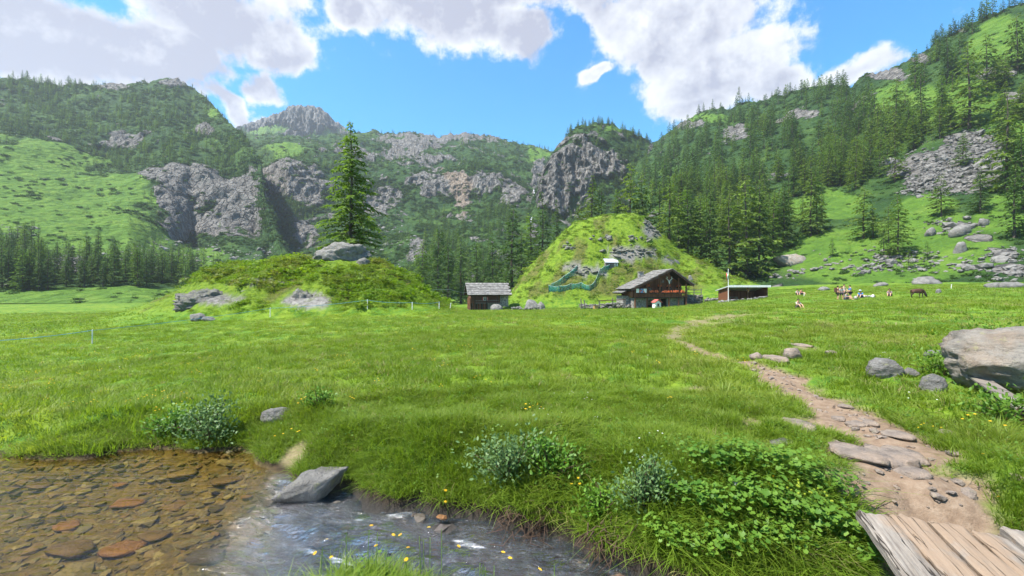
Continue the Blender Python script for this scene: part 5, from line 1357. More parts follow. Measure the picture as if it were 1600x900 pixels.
def person(p, rz, kind, label, shirt, legs, hair=None, bend=0.0, arm=0.0, long_legs=False, hat=None, pack=None, scale=1.0):
    J = pose(kind, bend, arm)
    t_ = thing('person', p, rz, label, 'person', 'hikers resting on the pasture', scale)
    obj('body', skin_mesh('body', J, BODY_E), M_SKIN, t_)
    gr = lambda k, f: tuple(np.array(J[k][3]) * f) if hasattr(J[k][3], '__len__') else J[k][3] * f
    S_ = {k: (*J[k][:3], gr(k, 1.16)) for k in ('pelvis', 'spine', 'chest', 'shoulderL', 'shoulderR', 'elbowL', 'elbowR')}
    obj('shirt', skin_mesh('shirt', S_, [('pelvis', 'spine'), ('spine', 'chest'), ('chest', 'shoulderL'), ('chest', 'shoulderR'), ('shoulderL', 'elbowL'), ('shoulderR', 'elbowR')]), cloth(shirt), t_)
    ks = ['pelvis', 'hipL', 'hipR', 'kneeL', 'kneeR'] + (['ankleL', 'ankleR'] if long_legs else [])
    S_ = {k: (*J[k][:3], gr(k, 1.22)) for k in ks}
    obj('trousers' if long_legs else 'shorts', skin_mesh('shorts', S_, [('pelvis', 'hipL'), ('pelvis', 'hipR'), ('hipL', 'kneeL'), ('hipR', 'kneeR')] + ([('kneeL', 'ankleL'), ('kneeR', 'ankleR')] if long_legs else [])), cloth(legs), t_)
    hd = np.array(J['head'][:3]); cr_ = np.array(J['crown'][:3]); d, fc = ico(3)
    sel = d * np.array([.112, .12, .105]); keep = ~((d[:, 1] < -.15) & (d[:, 2] < .25))
    fk = fc[keep[fc].all(1)]; v = sel + (hd * .45 + cr_ * .55) + [0, .012, .0]
    obj('hair', mesh_np('hair', v, fk, True), cloth(hair) if hair else M_HAIRD, t_)
    fd = np.array(J['head'][:3]); f = MB()
    for k in (-1, 1): f.box(fd + [k * .035, -.098, .02], (.025, .012, .014))
    f.box(fd + [0, -.098, -.05], (.045, .012, .012)); f.build('face', M_HAIRD, t_)
    MB().tube([fd + [0, -.09, .01], fd + [0, -.118, -.02]], [.012, .018], 6).build('nose', M_SKIN, t_)
    if hat: MB().tube([cr_ + [0, 0, -.03], cr_ + [0, 0, -.015], cr_ + [0, 0, .0], cr_ + [0, 0, .09]], [.17, .17, .11, .09], 12).build('hat', cloth(hat), t_)
    if pack: MB().box(np.array(J['chest'][:3]) + [0, .22, -.14], (.32, .22, .52)).build('backpack', cloth(pack), t_)
    return t_
def gp(u, v): return on_ground(u, v)
person(gp(1309, 469), 1.2, 'stand', 'standing hiker at the left of the group with a brown backpack', (.14, .06, .05), (.05, .04, .035), pack=(.10, .05, .04), long_legs=False)
person(gp(1315, 468.5), -.6, 'bend', 'hiker in a pale top stooping beside the backpack wearer', (.45, .42, .45), (.05, .05, .07), bend=.45, arm=.5)
person(gp(1319, 466), .2, 'stand', 'hiker in a sand-coloured top standing behind the stooping one', (.48, .38, .24), (.10, .09, .09), hair=(.05, .03, .02), arm=.8)
person(gp(1329, 467.5), -1.9, 'stand', 'standing hiker in blue shirt and dark shorts looking at the picnic', (.05, .17, .45), (.012, .014, .03), arm=.6, bend=.15)
person(gp(1322, 468.5), .4, 'sit', 'seated hiker in grey between the standing ones', (.25, .25, .3), (.06, .06, .08), bend=.5)
person(gp(1345, 465.5), -1.0, 'sit', 'seated hiker in bright blue with a pale hat', (.03, .25, .62), (.02, .05, .18), hat=(.55, .6, .62), bend=.6)
person(gp(1354, 465), 1.57, 'lie', 'hiker in white lying on the grass at the right end of the picnic', (.62, .62, .6), (.4, .39, .36))
person(gp(1390, 463), -.8, 'sit', 'lone dark-haired hiker in grey sitting left of the grazing animal', (.22, .2, .24), (.04, .04, .05), bend=.7)
person(gp(1252, 461), .3, 'sit', 'seated hiker in red, right one of the pair near the shelter', (.42, .12, .10), (.06, .06, .07))
person(gp(1246, 461.5), -.3, 'sit', 'seated hiker in grey, left one of the pair near the shelter', (.3, .3, .33), (.05, .05, .06))
person(gp(1247, 482), .0, 'sit', 'small dark-haired child sitting low in the grass closest to the camera', (.5, .42, .36), (.1, .09, .08), scale=.55)
for (u, v, c_, tx) in [(1337, 468, (.35, .33, .32), 'grey rucksack lying between the standing and the seated hikers'), (1364, 465.5, (.5, .5, .48), 'pale bag in the grass right of the picnic')]:
    p = gp(u, v); bg = thing('rucksack', p, .5, tx, 'rucksack')
    q = MB(); q.tube([(0, 0, 0), (0, 0, .1), (0, 0, .32), (0, .02, .42)], [.17, .21, .17, .07], 9); q.build('bag', cloth(c_), bg, True)
    MB().tube([(-.12, -.17, .08), (-.1, -.22, .22), (-.06, -.12, .36)], .02, 5).tube([(.12, -.17, .08), (.1, -.22, .22), (.06, -.12, .36)], .02, 5).build('strap', M_HAIRD, bg)
    MB().box((0, .2, .14), (.2, .08, .18)).build('pocket', cloth(tuple(np.array(c_) * .7)), bg)
# grazing animal, head down to the right
ap = gp(1433, 466); an_ = thing('calf', ap, math.radians(-12), 'brown calf grazing with its head down on the pasture', 'calf', scale=1.12)
AJ = dict(hips=(-.38, 0, .80, (.20, .23)), belly=(-.05, 0, .73, (.22, .27)), chest=(.32, 0, .76, (.20, .24)), withers=(.46, 0, .80, (.13, .19)), neck=(.66, 0, .58, (.09, .12)), poll=(.78, 0, .34, .085), muzzle=(.88, 0, .10, .06),
          rump=(-.53, 0, .80, .09), tail1=(-.59, 0, .64, .022), tail2=(-.61, 0, .34, .018))
AE = [('hips', 'belly'), ('belly', 'chest'), ('chest', 'withers'), ('withers', 'neck'), ('neck', 'poll'), ('poll', 'muzzle'), ('hips', 'rump'), ('rump', 'tail1'), ('tail1', 'tail2')]
for s, k, dx in (('L', -1, .06), ('R', 1, -.08)):
    AJ['fsh' + s] = (.36, k * .12, .62, .085); AJ['fkn' + s] = (.36 + dx, k * .13, .36, .05); AJ['ffe' + s] = (.34 + dx, k * .13, .08, .035); AJ['fho' + s] = (.37 + dx, k * .13, .015, .042)
    AJ['hth' + s] = (-.42, k * .13, .60, .11); AJ['hkn' + s] = (-.36 - dx * .5, k * .14, .50, .075); AJ['hho' + s] = (-.52 - dx, k * .14, .32, .045); AJ['hfe' + s] = (-.48 - dx, k * .14, .08, .035); AJ['hhf' + s] = (-.45 - dx, k * .14, .015, .042)
    AE += [('chest', 'fsh' + s), ('fsh' + s, 'fkn' + s), ('fkn' + s, 'ffe' + s), ('ffe' + s, 'fho' + s), ('hips', 'hth' + s), ('hth' + s, 'hkn' + s), ('hkn' + s, 'hho' + s), ('hho' + s, 'hfe' + s), ('hfe' + s, 'hhf' + s)]
    AJ['ear' + s] = (.70, k * .17, .40, .022); AE.append(('poll', 'ear' + s))
m, t = new_mat('brown_hide'); o_ = t.obj(); s_ = t.sep(o_)
c_ = t.ramp(t.noise(o_, 4, 5, .6), [(.3, (.030, .014, .009)), (.6, (.075, .034, .02))])
c_ = t.mix(t.smooth(s_[2], .42, .60, .8, 0), c_, t.mix(t.smooth(t.math('ABSOLUTE', s_[0]), .2, .34), (.34, .24, .17), (.02, .014, .012)))
c_ = t.mix(t.smooth(s_[0], .62, .75), c_, (.012, .010, .010)); finish(t, principled(t, c_, .7)); 
obj('body', skin_mesh('body', AJ, AE), m, an_)

# ------------------------------------------------------------------ stream water
gx = np.linspace(-11, 7, 460); gy = np.linspace(.6, 7.0, 200)
WX, WY = np.meshgrid(gx, gy, indexing='xy')
wsd = poly_sd(WX, WY, RIV)
rap = sstep(WX + 2.35 + .25 * (WY - 4.0), -.5, .5)
WZ = water_level(WX, WY)
flow = WX * .93 - WY * .36; acr = WX * .36 + WY * .93
WZ = WZ + rap * (.055 * fbm(flow * .9, acr * 2.4, 1.0, 4) + .022 * fbm(flow * 3, acr * 6, 2.0, 3)) + (1 - rap) * .003 * fbm(WX * 3, WY * 5, 3.0, 3)
lip = np.exp(-((WX + 2.35 + .25 * (WY - 4.0)) / .45) ** 2); WZ = WZ + lip * .05 * fbm(flow * 1.4, acr * 2.0, 7.0, 3)
foam = rap * .8 * sstep(fbm(flow * 1.3, acr * 4.5, 4.0, 5, .6) + .35 * fbm(flow * .6, acr * .9, 8.0, 2), .0, .9)
vi = (wsd < .3); fc = grid_faces(len(gy), len(gx)); fc = fc[vi.ravel()[fc].any(1)]
used = np.unique(fc); remap = np.full(WX.size, -1); remap[used] = np.arange(len(used))
wv = np.stack([WX, WY, WZ], -1).reshape(-1, 3)[used]
m, t = new_mat('stream_water'); p = t.pos()
a_r = t.attr('rap')
rp = t.add('ShaderNodeMapping'); t.put(rp.inputs['Vector'], p); rp.inputs['Rotation'].default_value = (0, 0, math.radians(21)); rp.inputs['Scale'].default_value = (1.0, 3.2, 1)
n_s = t.noise(rp.outputs[0], 3.2, 5, .6, .6); n_f = t.noise(rp.outputs[0], 13, 4, .6)
n_p = t.noise(t.scale(p, (.6, 1.6, 1)), 9, 3, .55)
hgt = t.add('ShaderNodeMix'); t.put(hgt.inputs[0], a_r); t.put(hgt.inputs[2], t.math('MULTIPLY', n_p, .12)); t.put(hgt.inputs[3], t.math('ADD', n_s, t.math('MULTIPLY', n_f, .35)))
nrm = t.bump(hgt.outputs[0], .9, .17)
fr = t.add('ShaderNodeFresnel'); fr.inputs[0].default_value = 1.33; t.put(fr.inputs['Normal'], nrm)
gl = t.add('ShaderNodeBsdfGlossy'); t.put(gl.inputs['Roughness'], .11); t.put(gl.inputs['Normal'], nrm); t.put(gl.inputs['Color'], (1, 1, 1))
tr_ = t.add('ShaderNodeBsdfTransparent'); t.put(tr_.inputs[0], t.mix(a_r, (.78, .73, .52), (.6, .62, .64)))
mx_ = t.add('ShaderNodeMixShader'); t.put(mx_.inputs[0], t.math('MULTIPLY', fr.outputs[0], t.math('ADD', 1.0, t.math('MULTIPLY', a_r, 4.5)), clamp=True)); t.l.new(tr_.outputs[0], mx_.inputs[1]); t.l.new(gl.outputs[0], mx_.inputs[2])
fm = principled(t, (.72, .76, .80), .5)
mf = t.add('ShaderNodeMixShader'); t.put(mf.inputs[0], t.math('MULTIPLY', t.smooth(t.math('ADD', t.attr('foam'), t.math('MULTIPLY', t.math('SUBTRACT', n_s, .5), 1.6)), .5, 1.1), .5)); t.l.new(mx_.outputs[0], mf.inputs[1]); t.l.new(fm, mf.inputs[2])
finish(t, mf.outputs[0])
wo_ = obj('stream', mesh_np('stream', wv, remap[fc], True, dict(rap=rap.ravel()[used], foam=foam.ravel()[used])), m)
tag(wo_, 'clear shallow stream, calm on the left and rushing on the right', 'stream', kind='structure')
# bed stones
def mat_bed(name, cols):
    m, t = new_mat(name); rr_ = t.add('ShaderNodeNewGeometry').outputs['Random Per Island']
    c = t.ramp(rr_, [(i / (len(cols) - 1), q) for i, q in enumerate(cols)]); n = t.noise(t.pos(), 30, 5, .7)
    c = t.mix(t.smooth(n, .45, .65, 0, .6), c, (.04, .03, .015)); finish(t, principled(t, c, .7, t.bump(n, .5, .01))); return m
M_BED = mat_bed('bed_stones', [(.05, .04, .016), (.11, .085, .034), (.15, .115, .048), (.15, .09, .04), (.08, .075, .04), (.22, .18, .09), (.13, .105, .05)])
M_BEDR = mat_bed('rapid_stones', [(.04, .038, .036), (.09, .075, .06), (.06, .06, .062), (.15, .09, .06), (.05, .05, .055)])
r = np.random.default_rng(77)
def bed_points(n, x0, x1, y0, y1, rapids):
    X = r.uniform(x0, x1, n * 6); Y = r.uniform(y0, y1, n * 6)
    z, _, sd_, _, rp_ = ground_full(X, Y)
    ok = (sd_ < -.05) & ((rp_ > .5) == rapids); i = np.flatnonzero(ok)[:n]
    return np.stack([X[i], Y[i], z[i]], 1)
pp = bed_points(4200, -8, -1.5, 2.6, 6.2, False)
rubble('stream_pebbles', 'brown and olive pebbles on the bed of the calm pool', pp + [0, 0, .0], np.exp(r.normal(-2.8, .5, len(pp))), M_BED, 12, 'pebbles', flat=.4)
pp = bed_points(420, -3, 2.5, 1.8, 5, True); pp[:, 2] -= .05
rubble('rapid_pebbles', 'dark stones on the bed of the rushing stream', pp, np.exp(r.normal(-2.1, .5, len(pp))), M_BEDR, 13, 'pebbles', flat=.5)
M_OR = mat_rock('orange_stone', (.27, .135, .055), 0, .2, 1.5); M_YE = mat_rock('yellow_stone', (.25, .18, .075), 0, .1, 1.5); M_BR = mat_rock('brown_stone', (.17, .115, .06), 0, .2, 1.5); M_WET = mat_rock('wet_stone', (.10, .085, .075), 0, .3, 1.5)
def bed_stone(u, v, wpx, mat, label, seed, lift=.0, dep=.62, hgt=.15):
    Y = (CZ + .62) * F / (v - 450); X = (u - 800) / F * Y; z = gz(X, Y); Y = (CZ - z) * F / (v - 450); X = (u - 800) / F * Y; z = gz(X, Y)
    wd = wpx * Y / F * .8
    rock_at('stream_stone', label, 'stone', (X, Y, z + lift), (wd, wd * dep, wd * hgt), mat, seed, 3, rz=random.uniform(-.3, .3), embed=.2, flat_top=True, cuts=8, sharp=1.0)
for i, (u, v, wp, mt, tx) in enumerate([(200, 789, 60, M_OR, 'bright orange flat stone under the water of the pool'), (285, 749, 52, M_YE, 'yellow flat stone under water near the far bank'), (188, 768, 26, M_OR, 'small orange stone above the bright orange one in the pool'),
        (355, 754, 60, M_BR, 'broad brown stone under water near the narrowing'), (145, 774, 24, M_YE, 'yellow stone left of the bright orange one'), (82, 776, 22, M_YE, 'small yellow stone in the left of the pool'), (58, 771, 26, M_YE, 'pale yellow stone at the left of the pool'),
        (105, 788, 16, M_YE, 'small oval yellow stone at the left of the pool'), (85, 808, 26, M_YE, 'yellow stone below the oval one'), (105, 826, 50, M_OR, 'long ochre stone low in the pool'), (235, 802, 28, M_YE, 'ochre stone right below the bright orange one'),
        (110, 865, 90, M_BR, 'wide dark brown slab at the bottom of the pool'), (190, 862, 80, M_OR, 'reddish slab at the bottom of the pool'), (240, 842, 60, M_BR, 'brown slab near the lip of the pool'), (385, 776, 22, M_OR, 'rust-coloured stone at the lip of the pool'), (20, 784, 28, M_YE, 'yellow stone at the left edge of the picture'), (60, 746, 44, M_BR, 'ochre streaked stone near the far bank at left')]):
    bed_stone(u, v, wp, mt, tx, 200 + i, .01)
for i, (u, v, wp, mt, tx) in enumerate([(690, 810, 22, M_OR, 'wet orange stone at the bank below the yellow flowers'), (370, 884, 42, M_WET, 'wet brown stone breaking the water near the bottom edge'), (500, 848, 60, M_BR, 'brown stone under the rapid'), (540, 828, 26, M_OR, 'reddish stone in the middle of the rapid'), (320, 876, 70, M_WET, 'dark slab under the lip of the rapid'), (905, 885, 40, M_BR, 'reddish stone under the rapid near the right bank'), (640, 806, 30, M_WET, 'dark wet stone at the far bank of the rapid')]):
    bed_stone(u, v, wp, mt, tx, 240 + i, .05 if i < 2 else -.03, hgt=.3)
# ------------------------------------------------------------------ grass
M_GRASS = mat_leaf('grass_blades', (.105, .18, .013), (.26, .345, .036), .5, .5, .35, (.27, .31, .055))
M_GRASSL = mat_leaf('long_bank_grass', (.10, .18, .014), (.26, .345, .04), .5, .5, .5, (.20, .25, .05))
M_DRY = mat_leaf('dry_grass', (.16, .15, .05), (.30, .26, .11), .3, .6)
M_HERB = mat_leaf('herb_leaves', (.055, .14, .015), (.16, .275, .034), .4, .5)
M_HEATH = mat_leaf('heath_leaves', (.10, .195, .012), (.235, .325, .026), .5, .6, .25, (.16, .15, .04))
def clump(seed, nb, rad, h, wd, bend, lean=0.0, seg=3, mat=None):
    r = np.random.default_rng(seed)
    a = r.uniform(0, 6.28, nb); q = np.sqrt(r.random(nb)) * rad
    bx, by = q * np.cos(a), q * np.sin(a)
    az = a + r.normal(0, .9, nb); H = h * r.uniform(.45, 1.15, nb) * (1 - .25 * q / rad); bd = bend * r.uniform(.3, 1.5, nb)
    fa = az + r.normal(0, .6, nb) + 1.57
    V = []; 
    for k in range(seg + 1):
        t = k / seg
        ox = bd * H * t ** 1.8; z = H * (t - .38 * np.minimum(bd, 1.4) * t ** 2.2)
        cx = bx + np.cos(az) * ox + lean * H * t * t; cy = by + np.sin(az) * ox
        w_ = wd * (1 - t ** 1.6 * .96) * r.uniform(.75, 1.2, nb) * .5
        V += [np.stack([cx - np.cos(fa) * w_, cy - np.sin(fa) * w_, z - .02], 1), np.stack([cx + np.cos(fa) * w_, cy + np.sin(fa) * w_, z - .02], 1)]
    nr = 2 * (seg + 1); V = np.stack(V, 1).reshape(-1, 3)
    b = np.arange(nb)[:, None] * nr
    F_ = np.concatenate([b + np.array([[2 * k, 2 * k + 1, 2 * k + 3, 2 * k + 2]]) for k in range(seg)])
    me = mesh_np('tuft', V, F_, True); return unlinked('tuft', me, mat or M_GRASS)
def herb(seed, n, size, mat):
    r = np.random.default_rng(seed); V = []; F_ = []; k = 0
    for i in range(n):
        az = r.uniform(0, 6.28); rad = size * r.uniform(.2, 1.0); h = size * r.uniform(.35, .9); c = np.array([math.cos(az) * rad, math.sin(az) * rad, h])
        L = size * r.uniform(.075, .16); tl = r.uniform(-.1, .7); ex = np.array([math.cos(az) * math.cos(tl), math.sin(az) * math.cos(tl), -math.sin(tl)]); ey = np.array([-math.sin(az), math.cos(az), r.normal(0, .25)])
        m_ = 9; pts = [c - ex * L * .3]
        for j in range(m_):
            th_ = -2.5 + 5.0 * j / (m_ - 1); rr_ = L * (.55 if j % 2 else .68)
            pts.append(c + ex * math.cos(th_) * rr_ + ey * math.sin(th_) * rr_ + np.array([0, 0, .1 * L]))
        V += pts; F_ += [[k, k + j, k + j + 1] for j in range(1, m_)]; k += m_ + 1
        s = np.array([math.cos(az) * rad * .2, math.sin(az) * rad * .2, 0]); w_ = np.array([-math.sin(az), math.cos(az), 0]) * size * .012
        V += [s - w_, s + w_, pts[0]]; F_ += [[k, k + 1, k + 2]]; k += 3
    return mesh_np('leaves', np.array(V), np.array(F_), True)
def flower_src(seed, n, rad, h, head, mat):
    r = np.random.default_rng(seed); V = []; F_ = []; k = 0
    for i in range(n):
        x, y = r.normal(0, rad, 2); z = h * r.uniform(.7, 1.2)
        V += [(x, y, z + head * .2)] + [(x + head * math.cos(a) * .5, y + head * math.sin(a) * .5, z) for a in np.linspace(0, 6.28, 7)[:-1]]
        F_ += [[k, k + 1 + j, k + 1 + (j + 1) % 6] for j in range(6)]; k += 7
    return unlinked('petals', mesh_np('petals', np.array(V), np.array(F_), False), mat)
M_YEL = mat_leaf('yellow_petals', (.62, .36, .01), (.75, .50, .02), .25); M_WFL = mat_leaf('white_petals', (.6, .6, .55), (.75, .75, .7), .25)
G1 = [clump(500 + i, 46, .10, .15, .0062, .75) for i in range(5)] + [clump(510 + i, 34, .09, .22, .0065, .9) for i in range(3)] + [clump(520, 30, .09, .13, .006, .9, mat=M_DRY), unlinked('h', herb(521, 16, .10, M_HERB), M_HERB), unlinked('h', herb(522, 16, .13, M_HERB), M_HERB)]
G2 = [clump(530 + i, 40, .26, .17, .014, .75, seg=2) for i in range(5)] + [clump(537 + i, 36, .24, .26, .014, .8, seg=2) for i in range(2)] + [clump(540, 26, .22, .16, .013, .8, seg=2, mat=M_DRY)]
G3 = [clump(550 + i, 44, .75, .19, .04, .7, seg=2) for i in range(5)] + [clump(556, 34, .6, .2, .035, .7, seg=2, mat=M_DRY)]
rg = np.random.default_rng(2024)
def sample_fan(n, r0, r1, half=57):
    th_ = np.radians(rg.uniform(-half, half, n)); rr_ = np.sqrt(rg.uniform(r0 * r0, r1 * r1, n))
    return rr_ * np.sin(th_), rr_ * np.cos(th_)
def rot_scale(n, lo, hi, tilt=.12):
    s = rg.uniform(lo, hi, n)
    return np.stack([rg.normal(0, tilt, n), rg.normal(0, tilt, n), rg.uniform(0, 6.28, n)], 1), s
def on_bridge(X, Y):
    dx, dy = X - bo[0], Y - bo[1]; s = dx * dv[0] + dy * dv[1]; c = dx * nv[0] + dy * nv[1]
    return (s > -.12) & (c > -.06) & (c < 1.12)
def lay(name, n, r0, r1, src, probs, lo, hi, label, half=57, dryidx=None):
    X, Y = sample_fan(n, r0, r1, half); z, dm, sd_, kn, _ = ground_full(X, Y)
    ok = (dm < rg.uniform(.25, .75, n)) & (sd_ > .07) & ~on_bridge(X, Y)
    if r0 > 20: ok &= (rg.random(n) > kn * .6)
    ok &= ~((Y > 60) & (Y < 110) & (kn > .9) & (rg.random(n) < .5))
    for (rx, ry, rr_) in ROCKS: ok &= (X - rx) ** 2 + (Y - ry) ** 2 > rr_ * rr_
    X, Y, z, dm, sd_, kn = X[ok], Y[ok], z[ok], dm[ok], sd_[ok], kn[ok]; m_ = len(X)
    R_, s = rot_scale(m_, lo, hi); idx = rg.choice(len(src), m_, p=np.array(probs) / sum(probs))
    hv = (.86 + .55 * fbm(X * .5, Y * .5, 3.0, 3) + .5 * fbm(X * 1.6, Y * 1.6, 6.0, 2)) * np.where(sd_ > 1.0, .88, 1.1)
    # the right-hand meadow is drier and shorter, and the grass near the path is trodden
    dry = sstep(X, 6, 14) * sstep(Y, 7, 12) * (1 - sstep(Y, 20, 34)) * sstep(fbm(X * .3, Y * .3, 9.0, 3), -.3, .3)
    if dryidx is not None: idx = np.where(rg.random(m_) < dry * .45, dryidx, idx)
    hv = hv * (1 - .45 * sstep(dm, .05, .4)) * (1 - .25 * dry)
    scatter(name, np.stack([X, Y, z], 1), R_, np.stack([s, s, s * np.clip(hv, .5, 1.7)], 1), idx, src, label, 'grass')
lay('meadow_grass', 15500, 1.7, 7.5, G1, [5, 5, 5, 5, 5, 3, 3, 3, 2.2, 1.4, 1.0], .8, 1.35, 'lush green meadow grass in the foreground', dryidx=8)
lay('meadow_grass_mid', 17000, 7.2, 19, G1[:6] + [G1[8], G1[10]] if False else [clump(600 + i, 40, .14, .16, .010, .75, seg=2) for i in range(5)] + [clump(606, 32, .13, .24, .010, .8, seg=2), clump(607, 30, .13, .15, .010, .8, seg=2, mat=M_DRY), unlinked('h', herb(608, 9, .13, M_HERB), M_HERB)], [4, 4, 4, 4, 4, 3, 1.8, 1.4], .9, 1.6, 'green meadow grass in the middle distance', dryidx=6)
lay('meadow_grass_back', 15000, 18.5, 45, G2, [4, 4, 4, 4, 4, 2, 2, 1.6], .9, 1.6, 'green grass across the broad meadow', dryidx=7)
lay('meadow_grass_far', 15000, 44, 108, G3, [4, 4, 4, 4, 4, 1], .8, 1.5, 'far meadow grass before the buildings', dryidx=5)
# heath cover on the two knolls
HB = [unlinked('b', blob_bush(700 + i, 90, .16, .55), M_HEATH) for i in range(4)]
X, Y = sample_fan(20000, 33, 130, 52); z, dm, sd_, kn, _ = ground_full(X, Y)
uu = 800 + F * X / Y; vv = 450 - F * (z - CZ) / Y
rk = blobs(uu, vv, [(980, 395, 42, 13), (1020, 355, 22, 18), (905, 420, 30, 9), (925, 425, 30, 6), (325, 463, 62, 22), (380, 460, 45, 12), (470, 468, 48, 22), (505, 482, 34, 11), (533, 392, 56, 26)])
ok = (rg.random(len(X)) < kn * np.where(Y < 65, sstep(uu, 262, 315), .6)) & (rk < .1); X, Y, z = X[ok], Y[ok], z[ok]
x2, y2 = [], []
Xa = rg.uniform(-38, -3, 5200); Ya = rg.uniform(33, 52, 5200); za, _, _, ka, _ = ground_full(Xa, Ya); ua = 800 + F * Xa / Ya; va = 450 - F * (za - CZ) / Ya; oka = (rg.random(5200) < ka * sstep(ua, 262, 315)) & (blobs(ua, va, [(325, 463, 62, 22), (380, 460, 45, 12), (470, 468, 48, 22), (505, 482, 34, 11), (533, 392, 56, 26)]) < 0)
X = np.concatenate([X, Xa[oka]]); Y = np.concatenate([Y, Ya[oka]]); z = np.concatenate([z, za[oka]]); n_ = len(X)
R_, s = rot_scale(n_, .22, .5); s = s * (1 + 1.9 * rg.random(n_) * (rg.random(n_) < .07)) * np.where(Y > 65, 1.5, 1.0)
scatter('knoll_heath', np.stack([X, Y, z], 1), R_, np.stack([s, s, s * .7], 1), rg.integers(0, 4, n_), HB, 'low bright green heath and bilberry scrub covering the knolls', 'heath')
# long grass hanging over the stream banks
G4 = [clump(800 + i, 40, .11, .235, .0068, 1.05, lean=.2, mat=M_GRASSL) for i in range(5)] + [clump(806, 26, .10, .2, .006, 1.1, lean=.2, mat=M_DRY)]
X, Y = sample_fan(30000, 1.8, 8.5); z, dm, sd_, kn, _ = ground_full(X, Y)
ok = (sd_ > .06) & (sd_ < .85) & (rg.random(len(X)) < np.where(sd_ < .35, .6, .18)) & (dm < .4) & ~on_bridge(X, Y)
X, Y, z, sd_ = X[ok], Y[ok], z[ok], sd_[ok]; n_ = len(X)
e = .02; gx_ = (poly_sd(X + e, Y, RIV) - poly_sd(X - e, Y, RIV)) / (2 * e); gy_ = (poly_sd(X, Y + e, RIV) - poly_sd(X, Y - e, RIV)) / (2 * e)
ang = np.arctan2(-gy_, -gx_) + rg.normal(0, .5, n_); s = rg.uniform(.6, 1.25, n_) * (.8 + .45 * sstep(X, -2, 1.5))
scatter('bank_grass', np.stack([X, Y, z], 1), np.stack([rg.normal(0, .1, n_), np.where(sd_ < .4, .25, .1) + 0 * X, ang], 1), np.stack([s, s, s], 1), rg.choice(6, n_, p=[.19] * 5 + [.05]), G4, 'long grass hanging over the stream banks', 'grass')
# small flowers through the meadow
FL = [flower_src(900, 3, .06, .16, .030, M_YEL), flower_src(901, 5, .12, .18, .03, M_YEL), flower_src(902, 4, .08, .15, .018, M_WFL)]
X, Y = sample_fan(1300, 3, 30); z, dm, sd_, kn, _ = ground_full(X, Y)
ok = (fbm(X * .35, Y * .35, 21.0, 3) > .12) & (sd_ > .2) & (dm < .3); X, Y, z = X[ok], Y[ok], z[ok]; n_ = len(X)
R_, s = rot_scale(n_, .6, 1.1)
scatter('meadow_flowers', np.stack([X, Y, z], 1), R_, np.stack([s, s, s], 1), rg.choice(3, n_, p=[.45, .2, .35]), FL, 'tiny yellow and white flowers dotted through the meadow', 'flowers')

# ------------------------------------------------------------------ shrubs and leafy plants
M_WIL = mat_leaf('willow_leaves', (.07, .135, .045), (.16, .25, .085), .3, .5); M_WIL2 = mat_leaf('bright_shrub_leaves', (.06, .15, .015), (.15, .28, .03), .35, .5)
M_TWIG = mat_simple('twigs', [(.3, (.035, .02, .012)), (.7, (.11, .07, .045))], 14)
def shrub(name, label, p, wd, hg, n, leaf, mat, seed, dep=.8, cat='shrub', group=None):
    r = np.random.default_rng(seed); t_ = thing(name, p, 0, label, cat, group)
    st = MB(); P_, D_ = [], []
    ns = 16
    for k in range(ns):
        az = r.uniform(0, 6.28); q = r.uniform(.25, 1.0); tip = np.array([math.cos(az) * wd / 2 * q, math.sin(az) * wd * dep / 2 * q, hg * (1.05 - .55 * q * q) * r.uniform(.75, 1.1)])
        mid_ = tip * np.array([.45, .45, .6]) + r.normal(0, .02, 3); b0 = np.array([tip[0] * .1, tip[1] * .1, -.05])
        st.tube([b0, mid_, tip], [.007, .005, .002], 4, cap=False)
        m_ = n // ns; tt = r.uniform(.25, 1.05, m_) ** .8
        c = np.where((tt < .55)[:, None], b0 + (mid_ - b0) * (tt / .55)[:, None], mid_ + (tip - mid_) * ((tt - .55) / .45)[:, None])
        sc_ = .10 * max(wd, hg); c = c + r.normal(0, sc_, (m_, 3)) * np.array([1, dep, .8]); P_.append(c)
        D_.append(np.tile(tip / np.linalg.norm(tip), (m_, 1)) + r.normal(0, .7, (m_, 3)))
    c = np.concatenate(P_); c[:, 2] = np.maximum(c[:, 2], .0); d = np.concatenate(D_); d /= np.linalg.norm(d, axis=1)[:, None]
    up_ = np.array([0, -.25, 1.0]) + r.normal(0, .45, (len(c), 3)); b = np.cross(d, up_); b /= np.linalg.norm(b, axis=1)[:, None]
    s = (leaf * r.uniform(.6, 1.25, len(c)))[:, None]
    V = np.stack([c - d * s * .5, c + b * s * .27 - d * s * .08, c + b * s * .2 + d * s * .3, c + d * s * .6, c - b * s * .2 + d * s * .3, c - b * s * .27 - d * s * .08], 1).reshape(-1, 3)
    k = np.arange(len(c))[:, None] * 6
    F_ = np.concatenate([k + np.array([[0, 1, 2, 3]]), k + np.array([[0, 3, 4, 5]])])
    obj('stems', None, None, t_) if False else st.build('stems', M_TWIG, t_)
    obj('foliage', mesh_np('foliage', V, F_, False), mat, t_)
    return t_
def bank(u, v): return on_ground(u, v)
def at_y(u, Y): 
    x = (u - 800) / F * Y; return np.array([x, Y, gz(x, Y)])
shrub('willow_shrub', 'grey-green willow shrub on the far bank of the pool', at_y(330, 5.75), 1.15, .50, 1500, .045, M_WIL, 1, .5)
shrub('willow_shrub', 'smaller bushy willow left of the grey-green one on the far bank', at_y(270, 5.9), .75, .38, 800, .045, M_WIL2, 2, .6)
shrub('willow_shrub', 'leafy willow leaning over the rapid below the yellow flowers', at_y(800, 4.42), .95, .48, 1500, .042, M_WIL, 3, .6)
shrub('willow_shrub', 'bright young willow right behind the leaning willow', at_y(862, 4.3), .75, .40, 1000, .04, M_WIL2, 4, .6)
